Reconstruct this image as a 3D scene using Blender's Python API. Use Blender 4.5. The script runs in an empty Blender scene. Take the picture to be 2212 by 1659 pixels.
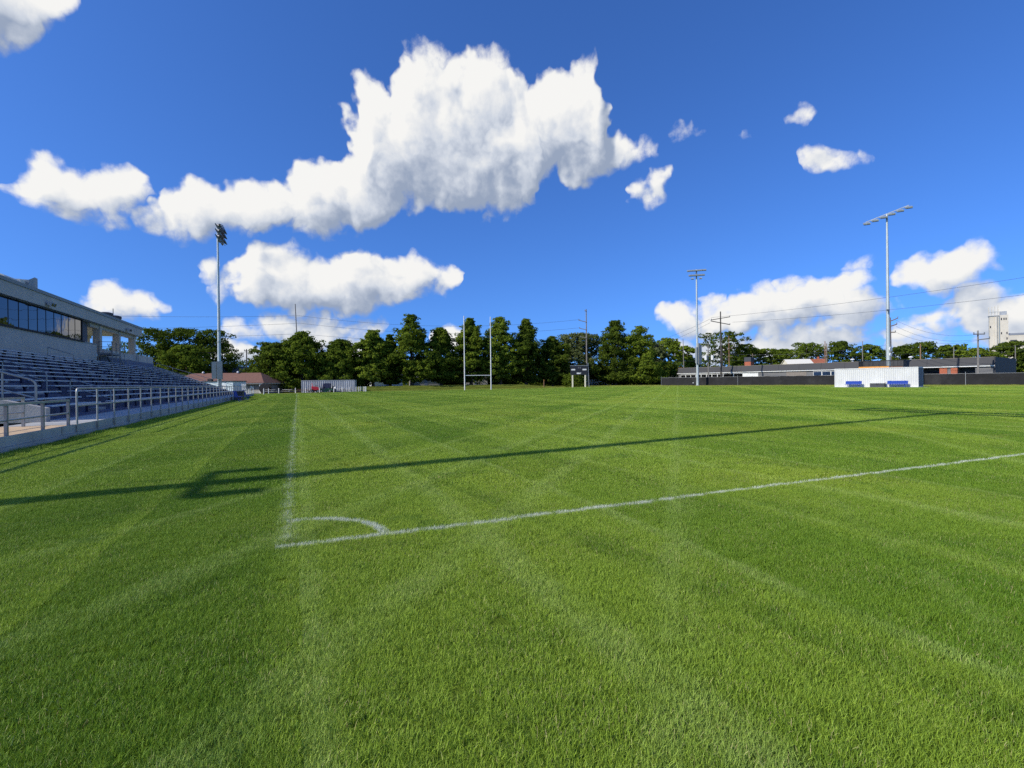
import bpy, math, random
import numpy as np
from mathutils import Vector, Matrix

random.seed(7)
RNG = np.random.default_rng(11)
rad = math.radians
scene = bpy.context.scene
COL = scene.collection

# ------------------------------------------------------------------ camera
CAMH = 1.42
YAW, PITCH, ROLL = rad(24.0), rad(-0.137), rad(0.68)
FPX, CU, CV = 1040.0, 1106.0, 829.5           # focal length in units of a 2212 px wide picture
F_ = Vector((math.sin(YAW) * math.cos(PITCH), math.cos(YAW) * math.cos(PITCH), math.sin(PITCH)))
R0 = Vector((math.cos(YAW), -math.sin(YAW), 0.0))
U0 = R0.cross(F_)
U_ = U0 * math.cos(ROLL) + R0 * math.sin(ROLL)
R_ = R0 * math.cos(ROLL) - U0 * math.sin(ROLL)
CAM = Vector((0, 0, CAMH))
cd = bpy.data.cameras.new('camera'); cam = bpy.data.objects.new('camera', cd); COL.objects.link(cam)
cd.sensor_fit = 'HORIZONTAL'; cd.sensor_width = 36.0; cd.lens = FPX / 2212.0 * 36.0
cd.clip_start = 0.05; cd.clip_end = 5000.0
M = Matrix((R_, U_, -F_)).transposed().to_4x4(); M.translation = CAM
cam.matrix_world = M
scene.camera = cam

def ray(u, v): return F_ + R_ * ((u - CU) / FPX) + U_ * (-(v - CV) / FPX)
def at(u, v, Z): return CAM + ray(u, v) * Z
def xy(u, Z, v=828.0):
    p = at(u, v, Z); return p.x, p.y
def zat(u, v, Z): return at(u, v, Z).z

# ------------------------------------------------------------------ light
SUN_EL, SHADOW_AZ = rad(36.5), rad(5.1)        # shadows fall towards +X, turned 5 degrees to +Y
LDIR = Vector((math.cos(SHADOW_AZ) * math.cos(SUN_EL), math.sin(SHADOW_AZ) * math.cos(SUN_EL), -math.sin(SUN_EL)))
sd = bpy.data.lights.new('sun', 'SUN'); sd.energy = 5.0; sd.angle = rad(0.53); sd.color = (1.0, 0.93, 0.80)
sun = bpy.data.objects.new('sun', sd); COL.objects.link(sun)
sun.rotation_mode = 'QUATERNION'; sun.rotation_quaternion = LDIR.to_track_quat('-Z', 'Y'); sun.location = (-60, -5, 60)

world = bpy.data.worlds.new('World'); scene.world = world; world.use_nodes = True
WT = world.node_tree; WT.nodes.clear()

class NB:
    """tiny helper for wiring nodes"""
    def __init__(s, tree): s.t = tree
    def n(s, typ, **kw):
        nd = s.t.nodes.new(typ)
        for k, v in kw.items(): setattr(nd, k, v)
        return nd
    def put(s, sock, val):
        if isinstance(val, bpy.types.NodeSocket): s.t.links.new(val, sock)
        elif val is not None:
            try: sock.default_value = val
            except Exception: sock.default_value = tuple(val) + (1.0,)
    def m(s, op, a, b=None, c=None, clamp=False):
        nd = s.n('ShaderNodeMath', operation=op, use_clamp=clamp)
        for i, x in enumerate((a, b, c)):
            if x is not None: s.put(nd.inputs[i], x)
        return nd.outputs[0]
    def v(s, op, a, b=None, c=None):
        nd = s.n('ShaderNodeVectorMath', operation=op)
        for i, x in enumerate((a, b, c)):
            if x is not None: s.put(nd.inputs[i], x)
        return nd.outputs['Value'] if op in ('DOT_PRODUCT', 'LENGTH') else nd.outputs[0]
    def ramp(s, x, a, b, lo=0.0, hi=1.0, smooth=True):
        nd = s.n('ShaderNodeMapRange', interpolation_type='SMOOTHSTEP' if smooth else 'LINEAR')
        for i, val in enumerate((x, a, b, lo, hi)): s.put(nd.inputs[i], val)
        return nd.outputs[0]
    def comb(s, x, y, z=0.0):
        nd = s.n('ShaderNodeCombineXYZ')
        for i, val in enumerate((x, y, z)): s.put(nd.inputs[i], val)
        return nd.outputs[0]
    def sep(s, x):
        nd = s.n('ShaderNodeSeparateXYZ'); s.put(nd.inputs[0], x); return nd.outputs
    def noise(s, vec, scale, detail=3.0, rough=0.5, dim='3D', distort=0.0, lac=2.0):
        nd = s.n('ShaderNodeTexNoise', noise_dimensions=dim)
        s.put(nd.inputs['Vector'], vec); nd.inputs['Scale'].default_value = scale
        nd.inputs['Detail'].default_value = detail; nd.inputs['Roughness'].default_value = rough
        nd.inputs['Distortion'].default_value = distort; nd.inputs['Lacunarity'].default_value = lac
        return nd.outputs[0]
    def mix(s, f, a, b, blend='MIX'):
        nd = s.n('ShaderNodeMix', data_type='RGBA', blend_type=blend)
        s.put(nd.inputs[0], f)
        for k, val in ((6, a), (7, b)):
            if not isinstance(val, bpy.types.NodeSocket): val = tuple(val)[:3] + (1.0,)
            s.put(nd.inputs[k], val)
        return nd.outputs[2]

# --- cumulus: every cloud is a heap of rounded lobes in the sky (azimuth, elevation), broken up by noise
CLOUDS = [
 [(930,190,80,90),(1000,265,130,130),(880,300,80,95),(842,375,62,90),(960,375,112,92),(1075,190,62,72),(1110,300,120,110),(1225,250,88,98),(1250,180,42,58),(1270,335,85,64),(1085,412,78,58),(1375,326,62,24),(800,230,50,70)],
 [(755,252,40,28),(790,312,38,44)],
 [(772,420,78,84),(690,432,78,80),(620,445,68,68),(552,455,62,58),(498,452,52,56),(430,436,48,52),(405,490,70,32),(345,487,52,24),(362,442,24,28)],
 [(110,395,82,58),(58,392,56,42),(190,415,88,64),(262,420,74,56),(200,458,88,34)],
 [(602,580,76,64),(545,612,54,46),(680,614,100,62),(790,600,96,58),(880,606,80,52),(950,600,44,34),(700,648,115,34),(480,632,48,20)],
 [(445,592,34,22)], [(560,708,80,38),(650,714,125,42),(745,708,85,34)],
 [(262,652,80,38),(322,656,52,34),(210,656,50,28)],
 [(1482,692,60,40),(1545,694,70,38),(1650,676,105,52),(1742,666,110,50),(1832,666,95,46),(1910,655,66,28),(1600,704,120,30)],
 [(1720,622,54,26),(1802,612,70,32),(1862,584,48,34),(1815,584,22,24)], [(1540,750,120,30),(1680,748,130,32),(1815,728,100,36)],
 [(2000,580,76,36),(2062,582,84,40),(2125,562,58,48)],
 [(2040,692,105,42),(2110,664,86,52),(2195,672,80,46),(1980,712,80,36),(2150,704,110,36)], [(2060,746,160,26)],
 [(520,768,76,28),(600,768,76,26)], [(768,752,54,34)], [(980,736,44,38)],
 [(10,-40,140,92),(95,-20,84,56),(-80,30,140,70)],
 [(1400,412,38,18),(1434,376,28,20)], [(1492,275,42,19)], [(1800,352,80,24),(1850,336,55,14)], [(1722,262,46,14)], [(1545,645,26,20)], [(1620,292,22,15)]]
AZ0, AZW = rad(-62.0), rad(124.0)
def azel(u, v):
    d = ray(u, v).normalized()
    return math.atan2(d.x, d.y) - YAW, math.asin(d.z)
def lobe(c):
    a0, e0 = azel(c[0], c[1]); rx = abs(azel(c[0] + c[2], c[1])[0] - azel(c[0] - c[2], c[1])[0]) / 2; ry = abs(azel(c[0], c[1] - c[3])[1] - azel(c[0], c[1] + c[3])[1]) / 2
    return a0, e0, rx, ry
# outline of each cloud as upper and lower edge over azimuth; clouds that do not share an azimuth share a channel
NX, ELW = 200, rad(60.0)
XS = np.linspace(0, 1, NX)
def outline(cl):
    ls = [lobe(c) for c in cl]; az_ = AZ0 + XS*AZW; top = np.full(NX, np.nan); bot = np.full(NX, np.nan)
    for a0, e0, rx, ry in ls:
        q = 1 - ((az_ - a0)/rx)**2; ok = q > 0; h = ry*np.sqrt(np.where(ok, q, 0))
        top = np.where(ok, np.fmax(top, e0 + h), top); bot = np.where(ok, np.fmin(bot, e0 - h), bot)
    return top, bot
CHAN = []                                             # list of [top, bottom, used azimuths]
for cl in CLOUDS:
    t_, b_ = outline(cl); ok = ~np.isnan(t_)
    if not ok.any(): continue
    wide = np.convolve(ok, np.ones(9), 'same') > 0
    for ch in CHAN:
        if not (ch[2] & wide).any(): break
    else:
        ch = [np.full(NX, np.nan), np.full(NX, np.nan), np.zeros(NX, bool)]; CHAN.append(ch)
    ch[0][ok] = t_[ok]; ch[1][ok] = b_[ok]; ch[2] |= ok
while len(CHAN) % 3: CHAN.append([np.full(NX, rad(55)), np.full(NX, rad(55)), np.ones(NX, bool)])
for t_, b_, used in CHAN:
    good = np.where(used)[0]
    for i in np.where(~used)[0]:
        j = good[np.argmin(np.abs(good - i))]; t_[i] = b_[i] = 0.5*(t_[j] + b_[j])
def curve3(nb, azn, three, k):
    nd = nb.n('ShaderNodeRGBCurve'); mp = nd.mapping
    for c, ch in enumerate(three):
        ys = np.clip(ch[k]/ELW*0.8 + 0.1, 0, 1); cu = mp.curves[c]; cu.points[0].location = (0, ys[0]); cu.points[1].location = (1, ys[-1])
        for x, y in list(zip(XS, ys))[1:-1]: cu.points.new(x, y).handle_type = 'VECTOR'
    mp.update(); nb.put(nd.inputs['Color'], azn); return nb.v('MULTIPLY_ADD', nd.outputs[0], (75.0,)*3, (-7.5,)*3)      # degrees
def heap(nb, p):
    """rounded height of the highest cloud at p, in degrees: 0 on the outline, positive inside"""
    a, e, _ = nb.sep(p); azn = nb.m('DIVIDE', nb.m('SUBTRACT', a, AZ0), AZW); a3 = nb.comb(azn, azn, azn)
    ed = nb.m('MULTIPLY', e, 180/math.pi); e3 = nb.comb(ed, ed, ed); out = None
    for i in range(0, len(CHAN), 3):
        t_, b_ = curve3(nb, a3, CHAN[i:i+3], 0), curve3(nb, a3, CHAN[i:i+3], 1)
        half = nb.v('MULTIPLY_ADD', nb.v('SUBTRACT', t_, b_), (0.5,)*3, (0.12,)*3); mid_ = nb.v('MULTIPLY', nb.v('ADD', t_, b_), (0.5,)*3)
        q = nb.v('DIVIDE', nb.v('SUBTRACT', e3, mid_), half); h = nb.v('MULTIPLY', nb.v('MULTIPLY_ADD', nb.v('MULTIPLY', q, q), (-1.0,)*3, (1.0,)*3), nb.v('MINIMUM', nb.v('MULTIPLY', half, (0.95,)*3), (5.0,)*3))
        h = nb.v('ADD', h, nb.v('MINIMUM', nb.v('MULTIPLY_ADD', half, (6.5,)*3, (-3.1,)*3), (0.0,)*3))          # no cloud where the edges meet
        for o in nb.sep(h)[:3]: out = o if out is None else nb.m('MAXIMUM', out, o)
    return out
def fold(nb, p):
    """the sky outside the view goes on as the sky in view, mirrored"""
    a, e, _ = nb.sep(p)
    return nb.comb(nb.m('ADD', nb.m('MULTIPLY', nb.m('PINGPONG', nb.m('DIVIDE', nb.m('SUBTRACT', a, AZ0), AZW), 1.0), AZW), AZ0), e, 0.0)
def field_group(name, lite=False):
    CG = bpy.data.node_groups.new(name, 'ShaderNodeTree')
    CG.interface.new_socket('P', in_out='INPUT', socket_type='NodeSocketVector')
    CG.interface.new_socket('Height', in_out='OUTPUT', socket_type='NodeSocketFloat')
    nb = NB(CG)
    gi = nb.n('NodeGroupInput'); go = nb.n('NodeGroupOutput')
    P = gi.outputs[0]
    wd = 1.0 if lite else 3.0
    wv = nb.noise(P, 11.0, wd, 0.58, '2D')
    wv2 = nb.noise(nb.v('ADD', P, (7.3, 3.1, 0)), 11.0, wd, 0.58, '2D')
    P2 = nb.v('ADD', P, nb.comb(nb.m('MULTIPLY_ADD', wv, 0.085, -0.0425), nb.m('MULTIPLY_ADD', wv2, 0.065, -0.0325)))
    H = heap(nb, fold(nb, P2))
    vb = nb.n('ShaderNodeTexVoronoi', voronoi_dimensions='2D', feature='F1')      # large billows, in both the spot and the spot towards the sun
    nb.put(vb.inputs['Vector'], nb.v('ADD', P, nb.comb(nb.m('MULTIPLY', wv, 0.14), nb.m('MULTIPLY', wv2, 0.14)))); vb.inputs['Scale'].default_value = 11.0; vb.inputs['Detail'].default_value = 0.0
    H = nb.m('ADD', H, nb.m('MULTIPLY', nb.m('SUBTRACT', 0.18, nb.m('MULTIPLY', vb.outputs['Distance'], vb.outputs['Distance'])), 2.6))
    if lite:
        nz = nb.m('MULTIPLY', nb.m('SUBTRACT', nb.noise(P, 22.0, 2.0, 0.62, '2D'), 0.5), 2.5)
    else:
        vo = nb.n('ShaderNodeTexVoronoi', voronoi_dimensions='2D', feature='F1')
        nb.put(vo.inputs['Vector'], nb.v('ADD', P, nb.comb(nb.m('MULTIPLY', wv, 0.10), nb.m('MULTIPLY', wv2, 0.10))))
        vo.inputs['Scale'].default_value = 24.0; vo.inputs['Detail'].default_value = 2.0; vo.inputs['Roughness'].default_value = 0.5; vo.normalize = True
        vd = vo.outputs['Distance']
        fb = nb.noise(P, 22.0, 7.0, 0.65, '2D')
        nz = nb.m('ADD', nb.m('MULTIPLY', nb.m('SUBTRACT', fb, 0.5), 2.5), nb.m('MULTIPLY', nb.m('SUBTRACT', 0.13, nb.m('MULTIPLY', vd, vd)), 3.2))
    CG.links.new(nb.m('ADD', H, nz), go.inputs[0])
    return CG

nb = NB(WT)
tc = nb.n('ShaderNodeTexCoord')
dx, dy, dz = nb.sep(tc.outputs['Generated'])
waz = nb.m('SUBTRACT', nb.m('ARCTAN2', dx, dy), YAW); wel = nb.m('ARCSINE', dz)
WP = nb.comb(waz, wel, 0.0)
sky = nb.n('ShaderNodeTexSky', sky_type='NISHITA', sun_disc=False)
sky.sun_elevation = SUN_EL; sky.sun_rotation = rad(264.9); sky.altitude = 220.0
sky.air_density = 1.0; sky.dust_density = 0.8; sky.ozone_density = 3.0
nb.put(sky.inputs[0], nb.v('NORMALIZE', nb.comb(dx, dy, nb.m('MULTIPLY_ADD', nb.m('MAXIMUM', dz, 0.0), 0.95, 0.095))))   # clean dry air: no yellow band at the horizon
tint = nb.mix(1.0, sky.outputs[0], (0.50, 0.91, 1.60), 'MULTIPLY')
def clear_sky():
    bg = nb.n('ShaderNodeBackground'); nb.put(bg.inputs[0], tint); bg.inputs[1].default_value = 0.12; return bg.outputs[0]
def cloud_part(name):
    g = field_group(name); gl_ = field_group(name + '_soft', True)
    def f(vec, lite=False):
        q = nb.n('ShaderNodeGroup'); q.node_tree = gl_ if lite else g; nb.put(q.inputs[0], vec); return q.outputs[0]
    d0 = f(WP); d1 = f(nb.v('ADD', WP, (rad(-1.0), rad(1.15), 0)), True)
    alpha = nb.m('MULTIPLY', nb.ramp(d0, -0.4, 1.6), nb.ramp(wel, rad(-0.5), rad(1.5)))
    d2 = f(nb.v('ADD', WP, (rad(-1.2), rad(3.4), 0)), True)
    # lobes that slope towards the sun are bright, undersides grey
    lit = nb.ramp(nb.m('ADD', nb.m('MULTIPLY', nb.m('SUBTRACT', d0, d1), 0.62), nb.m('MULTIPLY', nb.m('SUBTRACT', d0, d2), 0.26)), -2.1, 2.5)
    ccol = nb.n('ShaderNodeValToRGB'); nb.put(ccol.inputs[0], lit)
    cr = ccol.color_ramp; cr.elements[0].position = 0.05; cr.elements[0].color = (0.33, 0.40, 0.54, 1)
    cr.elements[1].position = 0.93; cr.elements[1].color = (0.97, 0.965, 0.945, 1)
    e_ = cr.elements.new(0.5); e_.color = (0.66, 0.71, 0.80, 1)
    bg2 = nb.n('ShaderNodeBackground'); nb.put(bg2.inputs[0], ccol.outputs[0]); bg2.inputs[1].default_value = 0.95
    mx = nb.n('ShaderNodeMixShader'); nb.put(mx.inputs[0], alpha); WT.links.new(clear_sky(), mx.inputs[1]); WT.links.new(bg2.outputs[0], mx.inputs[2])
    return mx.outputs[0]
clouds = cloud_part('cumulus')
wo = nb.n('ShaderNodeOutputWorld'); WT.links.new(clouds, wo.inputs[0])
world.cycles.sampling_method = 'MANUAL'; world.cycles.sample_map_resolution = 512

vs = scene.view_settings
vs.view_transform = 'Standard'; vs.look = 'None'; vs.gamma = 1.0; vs.use_curve_mapping = False; vs.exposure = 0.0
scene.render.engine = 'CYCLES'
cy = scene.cycles
cy.max_bounces = 6; cy.diffuse_bounces = 3; cy.glossy_bounces = 3; cy.transmission_bounces = 4; cy.transparent_max_bounces = 6
cy.use_denoising = False; cy.use_adaptive_sampling = True; cy.adaptive_threshold = 0.009; cy.adaptive_min_samples = 40
try: cy.denoiser = 'OPENIMAGEDENOISE'
except Exception: pass
cy.sample_clamp_indirect = 6.0

# ------------------------------------------------------------------ materials
MATS = {}
def mat(name, col, rough=0.7, metal=0.0, var=0.12, scale=3.0, bump=0.0, bscale=30.0, spec=0.4, streak=0.0, tint=None):
    """painted / concrete / metal surface: base colour broken up by noise, dirt and fine relief"""
    if name in MATS: return MATS[name]
    m = bpy.data.materials.new(name); m.use_nodes = True; t = m.node_tree; t.nodes.clear(); b = NB(t)
    geo = b.n('ShaderNodeNewGeometry'); pos = geo.outputs['Position']
    n1 = b.noise(pos, scale, 5.0, 0.62)
    c = b.mix(b.ramp(n1, 0.3, 0.7), [x * (1 - var) for x in col], [min(1, x * (1 + var)) for x in col])
    if tint: c = b.mix(b.ramp(b.noise(pos, scale * 0.37, 4.0, 0.6), 0.5, 0.75), c, tint)
    if streak > 0:
        n2 = b.noise(b.v('MULTIPLY', pos, (2.2, 2.2, 0.25)), 2.0, 4.0, 0.6)
        c = b.mix(b.m('MULTIPLY', b.ramp(n2, 0.5, 0.72), streak), c, [x * 0.55 for x in col])
    bs = b.n('ShaderNodeBsdfPrincipled'); b.put(bs.inputs['Base Color'], c)
    b.put(bs.inputs['Roughness'], b.m('MULTIPLY_ADD', n1, 0.2, rough - 0.1, clamp=True))
    bs.inputs['Metallic'].default_value = metal; bs.inputs['Specular IOR Level'].default_value = spec
    if bump > 0:
        bp = b.n('ShaderNodeBump'); bp.inputs['Strength'].default_value = bump; bp.inputs['Distance'].default_value = 0.02
        b.put(bp.inputs['Height'], b.noise(pos, bscale, 4.0, 0.6)); t.links.new(bp.outputs[0], bs.inputs['Normal'])
    o = b.n('ShaderNodeOutputMaterial'); t.links.new(bs.outputs[0], o.inputs[0])
    MATS[name] = m; return m

def leaf_mat(name, col, col2, trans=0.35):
    if name in MATS: return MATS[name]
    m = bpy.data.materials.new(name); m.use_nodes = True; t = m.node_tree; t.nodes.clear(); b = NB(t)
    at_ = b.n('ShaderNodeAttribute', attribute_name='rnd'); r = at_.outputs['Fac']
    geo = b.n('ShaderNodeNewGeometry')
    n1 = b.noise(geo.outputs['Position'], 0.45, 3.0, 0.6)
    f = b.m('ADD', b.m('MULTIPLY', r, 0.55), b.m('MULTIPLY', b.ramp(n1, 0.3, 0.7), 0.5), clamp=True)
    c = b.mix(f, col, col2)
    d = b.n('ShaderNodeBsdfDiffuse'); b.put(d.inputs[0], c)
    tr = b.n('ShaderNodeBsdfTranslucent'); b.put(tr.inputs[0], b.mix(0.5, c, (0.22, 0.30, 0.03)))
    mx = b.n('ShaderNodeMixShader'); mx.inputs[0].default_value = trans
    t.links.new(d.outputs[0], mx.inputs[1]); t.links.new(tr.outputs[0], mx.inputs[2])
    o = b.n('ShaderNodeOutputMaterial'); t.links.new(mx.outputs[0], o.inputs[0])
    MATS[name] = m; return m

def glass_mat(name, col, rough=0.03):
    m = bpy.data.materials.new(name); m.use_nodes = True; t = m.node_tree; t.nodes.clear(); b = NB(t)
    geo = b.n('ShaderNodeNewGeometry')
    bs = b.n('ShaderNodeBsdfPrincipled'); bs.inputs['Base Color'].default_value = (*col, 1); bs.inputs['Metallic'].default_value = 0.9
    bs.inputs['Roughness'].default_value = rough
    bp = b.n('ShaderNodeBump'); bp.inputs['Strength'].default_value = 0.12; bp.inputs['Distance'].default_value = 0.05
    b.put(bp.inputs['Height'], b.noise(geo.outputs['Position'], 0.8, 2.0, 0.5)); t.links.new(bp.outputs[0], bs.inputs['Normal'])
    o = b.n('ShaderNodeOutputMaterial'); t.links.new(bs.outputs[0], o.inputs[0])
    MATS[name] = m; return m

# turf colour, shared by the ground sheet and the grass blades so paint and mowing show on both
CORNER = (-0.12, 4.65)
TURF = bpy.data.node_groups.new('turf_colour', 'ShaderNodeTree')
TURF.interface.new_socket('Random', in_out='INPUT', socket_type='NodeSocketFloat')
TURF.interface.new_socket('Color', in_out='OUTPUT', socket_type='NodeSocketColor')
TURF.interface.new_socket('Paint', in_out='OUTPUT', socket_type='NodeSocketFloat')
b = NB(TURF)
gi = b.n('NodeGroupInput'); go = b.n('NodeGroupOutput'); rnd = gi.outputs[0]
pos = b.n('ShaderNodeNewGeometry').outputs['Position']
px, py, pz = b.sep(pos)
p2 = b.comb(px, py, 0.0)
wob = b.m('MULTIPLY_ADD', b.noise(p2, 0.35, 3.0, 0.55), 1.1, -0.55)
# mowing sheen of leaning blades put into colour, three directions: long way, across, and diagonal
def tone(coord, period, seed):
    """painted-in tone per mower pass, for light off its leaning blades; also returns the thin seam between two passes"""
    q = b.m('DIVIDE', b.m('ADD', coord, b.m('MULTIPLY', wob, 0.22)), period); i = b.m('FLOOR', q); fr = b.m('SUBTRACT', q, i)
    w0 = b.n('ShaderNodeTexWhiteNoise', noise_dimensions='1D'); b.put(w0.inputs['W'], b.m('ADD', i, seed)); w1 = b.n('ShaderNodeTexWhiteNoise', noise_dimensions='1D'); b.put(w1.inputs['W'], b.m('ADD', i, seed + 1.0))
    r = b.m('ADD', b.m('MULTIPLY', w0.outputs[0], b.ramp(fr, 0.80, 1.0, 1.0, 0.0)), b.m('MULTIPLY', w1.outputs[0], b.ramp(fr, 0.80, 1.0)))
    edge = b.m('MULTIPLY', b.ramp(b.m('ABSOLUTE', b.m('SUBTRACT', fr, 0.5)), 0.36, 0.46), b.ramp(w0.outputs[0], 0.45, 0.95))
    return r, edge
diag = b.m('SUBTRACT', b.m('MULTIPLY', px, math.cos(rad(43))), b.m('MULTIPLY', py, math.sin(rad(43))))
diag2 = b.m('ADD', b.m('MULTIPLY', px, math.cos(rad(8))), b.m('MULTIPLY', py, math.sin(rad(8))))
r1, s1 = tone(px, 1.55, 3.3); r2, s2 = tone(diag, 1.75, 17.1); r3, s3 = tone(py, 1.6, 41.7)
mow_sheen = b.m('ADD', b.m('ADD', b.m('MULTIPLY', r1, 0.42), b.m('MULTIPLY', r2, 0.36)), b.m('MULTIPLY', r3, 0.22))
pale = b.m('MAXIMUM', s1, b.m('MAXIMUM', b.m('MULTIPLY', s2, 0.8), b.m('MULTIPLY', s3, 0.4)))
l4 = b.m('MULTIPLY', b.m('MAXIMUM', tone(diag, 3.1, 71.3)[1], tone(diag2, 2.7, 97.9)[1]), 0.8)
big = b.noise(p2, 0.16, 4.0, 0.6); mid = b.noise(p2, 1.3, 4.0, 0.62); fine = b.noise(p2, 9.0, 3.0, 0.6)
base = b.mix(rnd, (0.046, 0.138, 0.006), (0.315, 0.475, 0.040))
base = b.mix(b.ramp(mow_sheen, 0.18, 0.82), b.mix(0.46, base, (0.080, 0.195, 0.009)), b.mix(0.32, base, (0.46, 0.59, 0.080)))
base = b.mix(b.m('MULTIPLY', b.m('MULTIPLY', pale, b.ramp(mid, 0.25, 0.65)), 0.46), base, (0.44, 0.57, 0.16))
base = b.mix(b.m('MULTIPLY', b.ramp(big, 0.45, 0.72), 0.34), base, (0.44, 0.48, 0.05))
base = b.mix(b.m('MULTIPLY', b.ramp(mid, 0.50, 0.76), 0.40), base, (0.070, 0.175, 0.016))
base = b.mix(b.m('MULTIPLY', b.ramp(fine, 0.55, 0.8), 0.25), base, (0.38, 0.42, 0.10))
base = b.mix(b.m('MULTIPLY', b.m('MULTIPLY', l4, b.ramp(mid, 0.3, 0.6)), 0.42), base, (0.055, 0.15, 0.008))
spot = b.noise(p2, 0.55, 5.0, 0.7); clo = b.noise(b.v('ADD', p2, (31.0, 7.0, 0)), 0.8, 5.0, 0.7)
base = b.mix(b.m('MULTIPLY', b.ramp(spot, 0.64, 0.74), 0.45), base, (0.34, 0.33, 0.11))
base = b.mix(b.m('MULTIPLY', b.ramp(clo, 0.60, 0.68), 0.40), base, (0.05, 0.16, 0.02))
# dry blades and straw here and there
base = b.mix(b.m('MULTIPLY', b.m('GREATER_THAN', rnd, 0.955), b.ramp(mid, 0.35, 0.6)), base, (0.52, 0.47, 0.22))
# beyond the mown field the grass is drier
far = b.ramp(b.m('ADD', py, b.m('MULTIPLY', wob, 6.0)), 99.0, 104.0)
rside = b.ramp(b.m('ADD', b.m('ADD', px, b.m('MULTIPLY', py, 0.32)), b.m('MULTIPLY', wob, 5.0)), 97.0, 103.0)
base = b.mix(b.m('MULTIPLY', b.m('MAXIMUM', far, rside), 0.6), base, (0.34, 0.34, 0.07))
# painted lines: touchline, goal line, corner arc, and a faint penalty marking far out
w1 = b.m('MULTIPLY_ADD', b.noise(p2, 1.7, 4.0, 0.6), 0.10, -0.05)
w2 = b.m('MULTIPLY_ADD', b.noise(p2, 0.9, 4.0, 0.65), 0.16, -0.08)
X = b.m('SUBTRACT', px, CORNER[0]); Y = b.m('SUBTRACT', py, CORNER[1])
def line(dist, half, edge): return b.ramp(b.m('ABSOLUTE', dist), half - edge, half + edge, 1.0, 0.0)
on_t = b.m('MULTIPLY', b.m('MAXIMUM', b.m('GREATER_THAN', Y, -0.06), b.ramp(Y, -0.9, -0.05, 0.0, 0.45)), b.m('LESS_THAN', Y, 97.0)); on_g = b.m('GREATER_THAN', X, -0.08)
touch = b.m('MULTIPLY', line(b.m('ADD', X, b.m('MULTIPLY', w1, 0.6)), 0.09, 0.11), on_t)
goal = b.m('MULTIPLY', line(b.m('SUBTRACT', b.m('ADD', Y, w2), b.m('MULTIPLY', X, -0.036)), 0.044, 0.045), on_g)
rr = b.m('SQRT', b.m('ADD', b.m('MULTIPLY', X, X), b.m('MULTIPLY', Y, Y)))
arc = b.m('MULTIPLY', line(b.m('ADD', b.m('SUBTRACT', rr, 0.86), b.m('MULTIPLY', w1, 0.5)), 0.05, 0.05), b.m('MULTIPLY', b.m('GREATER_THAN', X, 0.0), b.m('GREATER_THAN', Y, 0.0)))
faded = b.m('MULTIPLY', line(b.m('ADD', b.m('SUBTRACT', Y, 38.0), w2), 0.07, 0.09), b.m('MULTIPLY', b.m('GREATER_THAN', X, 30.0), b.m('LESS_THAN', X, 70.0)))
wear = b.ramp(b.noise(p2, 5.0, 3.0, 0.65), 0.28, 0.62, 0.35, 1.0)
paint = b.m('MAXIMUM', b.m('MULTIPLY', touch, 0.46), b.m('MAXIMUM', b.m('MULTIPLY', goal, 0.95), b.m('MAXIMUM', b.m('MULTIPLY', arc, 0.95), b.m('MULTIPLY', faded, 0.3))))
paint = b.m('MULTIPLY', paint, wear)
hit = b.ramp(b.m('SUBTRACT', paint, b.m('MULTIPLY', rnd, 0.55)), 0.02, 0.42)
col = b.mix(b.m('MULTIPLY', hit, 0.88), base, (0.68, 0.72, 0.64))
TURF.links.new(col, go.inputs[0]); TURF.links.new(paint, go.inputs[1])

def turf_mat(name, blades):
    m = bpy.data.materials.new(name); m.use_nodes = True; t = m.node_tree; t.nodes.clear(); b = NB(t)
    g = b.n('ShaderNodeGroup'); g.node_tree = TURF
    geo = b.n('ShaderNodeNewGeometry')
    if blades:
        a = b.n('ShaderNodeAttribute', attribute_name='rnd'); b.put(g.inputs[0], a.outputs['Fac'])
        h = b.n('ShaderNodeAttribute', attribute_name='tip')
        c = g.outputs[0]
        d = b.n('ShaderNodeBsdfPrincipled'); b.put(d.inputs['Base Color'], c); d.inputs['Roughness'].default_value = 0.55
        d.inputs['Specular IOR Level'].default_value = 0.28
        tr = b.n('ShaderNodeBsdfTranslucent'); b.put(tr.inputs[0], b.mix(0.35, c, (0.30, 0.40, 0.05)))
        mx = b.n('ShaderNodeMixShader'); mx.inputs[0].default_value = 0.24
        t.links.new(d.outputs[0], mx.inputs[1]); t.links.new(tr.outputs[0], mx.inputs[2]); out = mx.outputs[0]
    else:
        n = b.noise(geo.outputs['Position'], 60.0, 3.0, 0.6); b.put(g.inputs[0], n)
        c = b.mix(0.65, g.outputs[0], (0.018, 0.026, 0.006))
        d = b.n('ShaderNodeBsdfDiffuse'); b.put(d.inputs[0], c)
        bp = b.n('ShaderNodeBump'); bp.inputs['Strength'].default_value = 0.7; bp.inputs['Distance'].default_value = 0.03
        b.put(bp.inputs['Height'], n); t.links.new(bp.outputs[0], d.inputs['Normal']); out = d.outputs[0]
    o = b.n('ShaderNodeOutputMaterial'); t.links.new(out, o.inputs[0]); MATS[name] = m; return m

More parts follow.
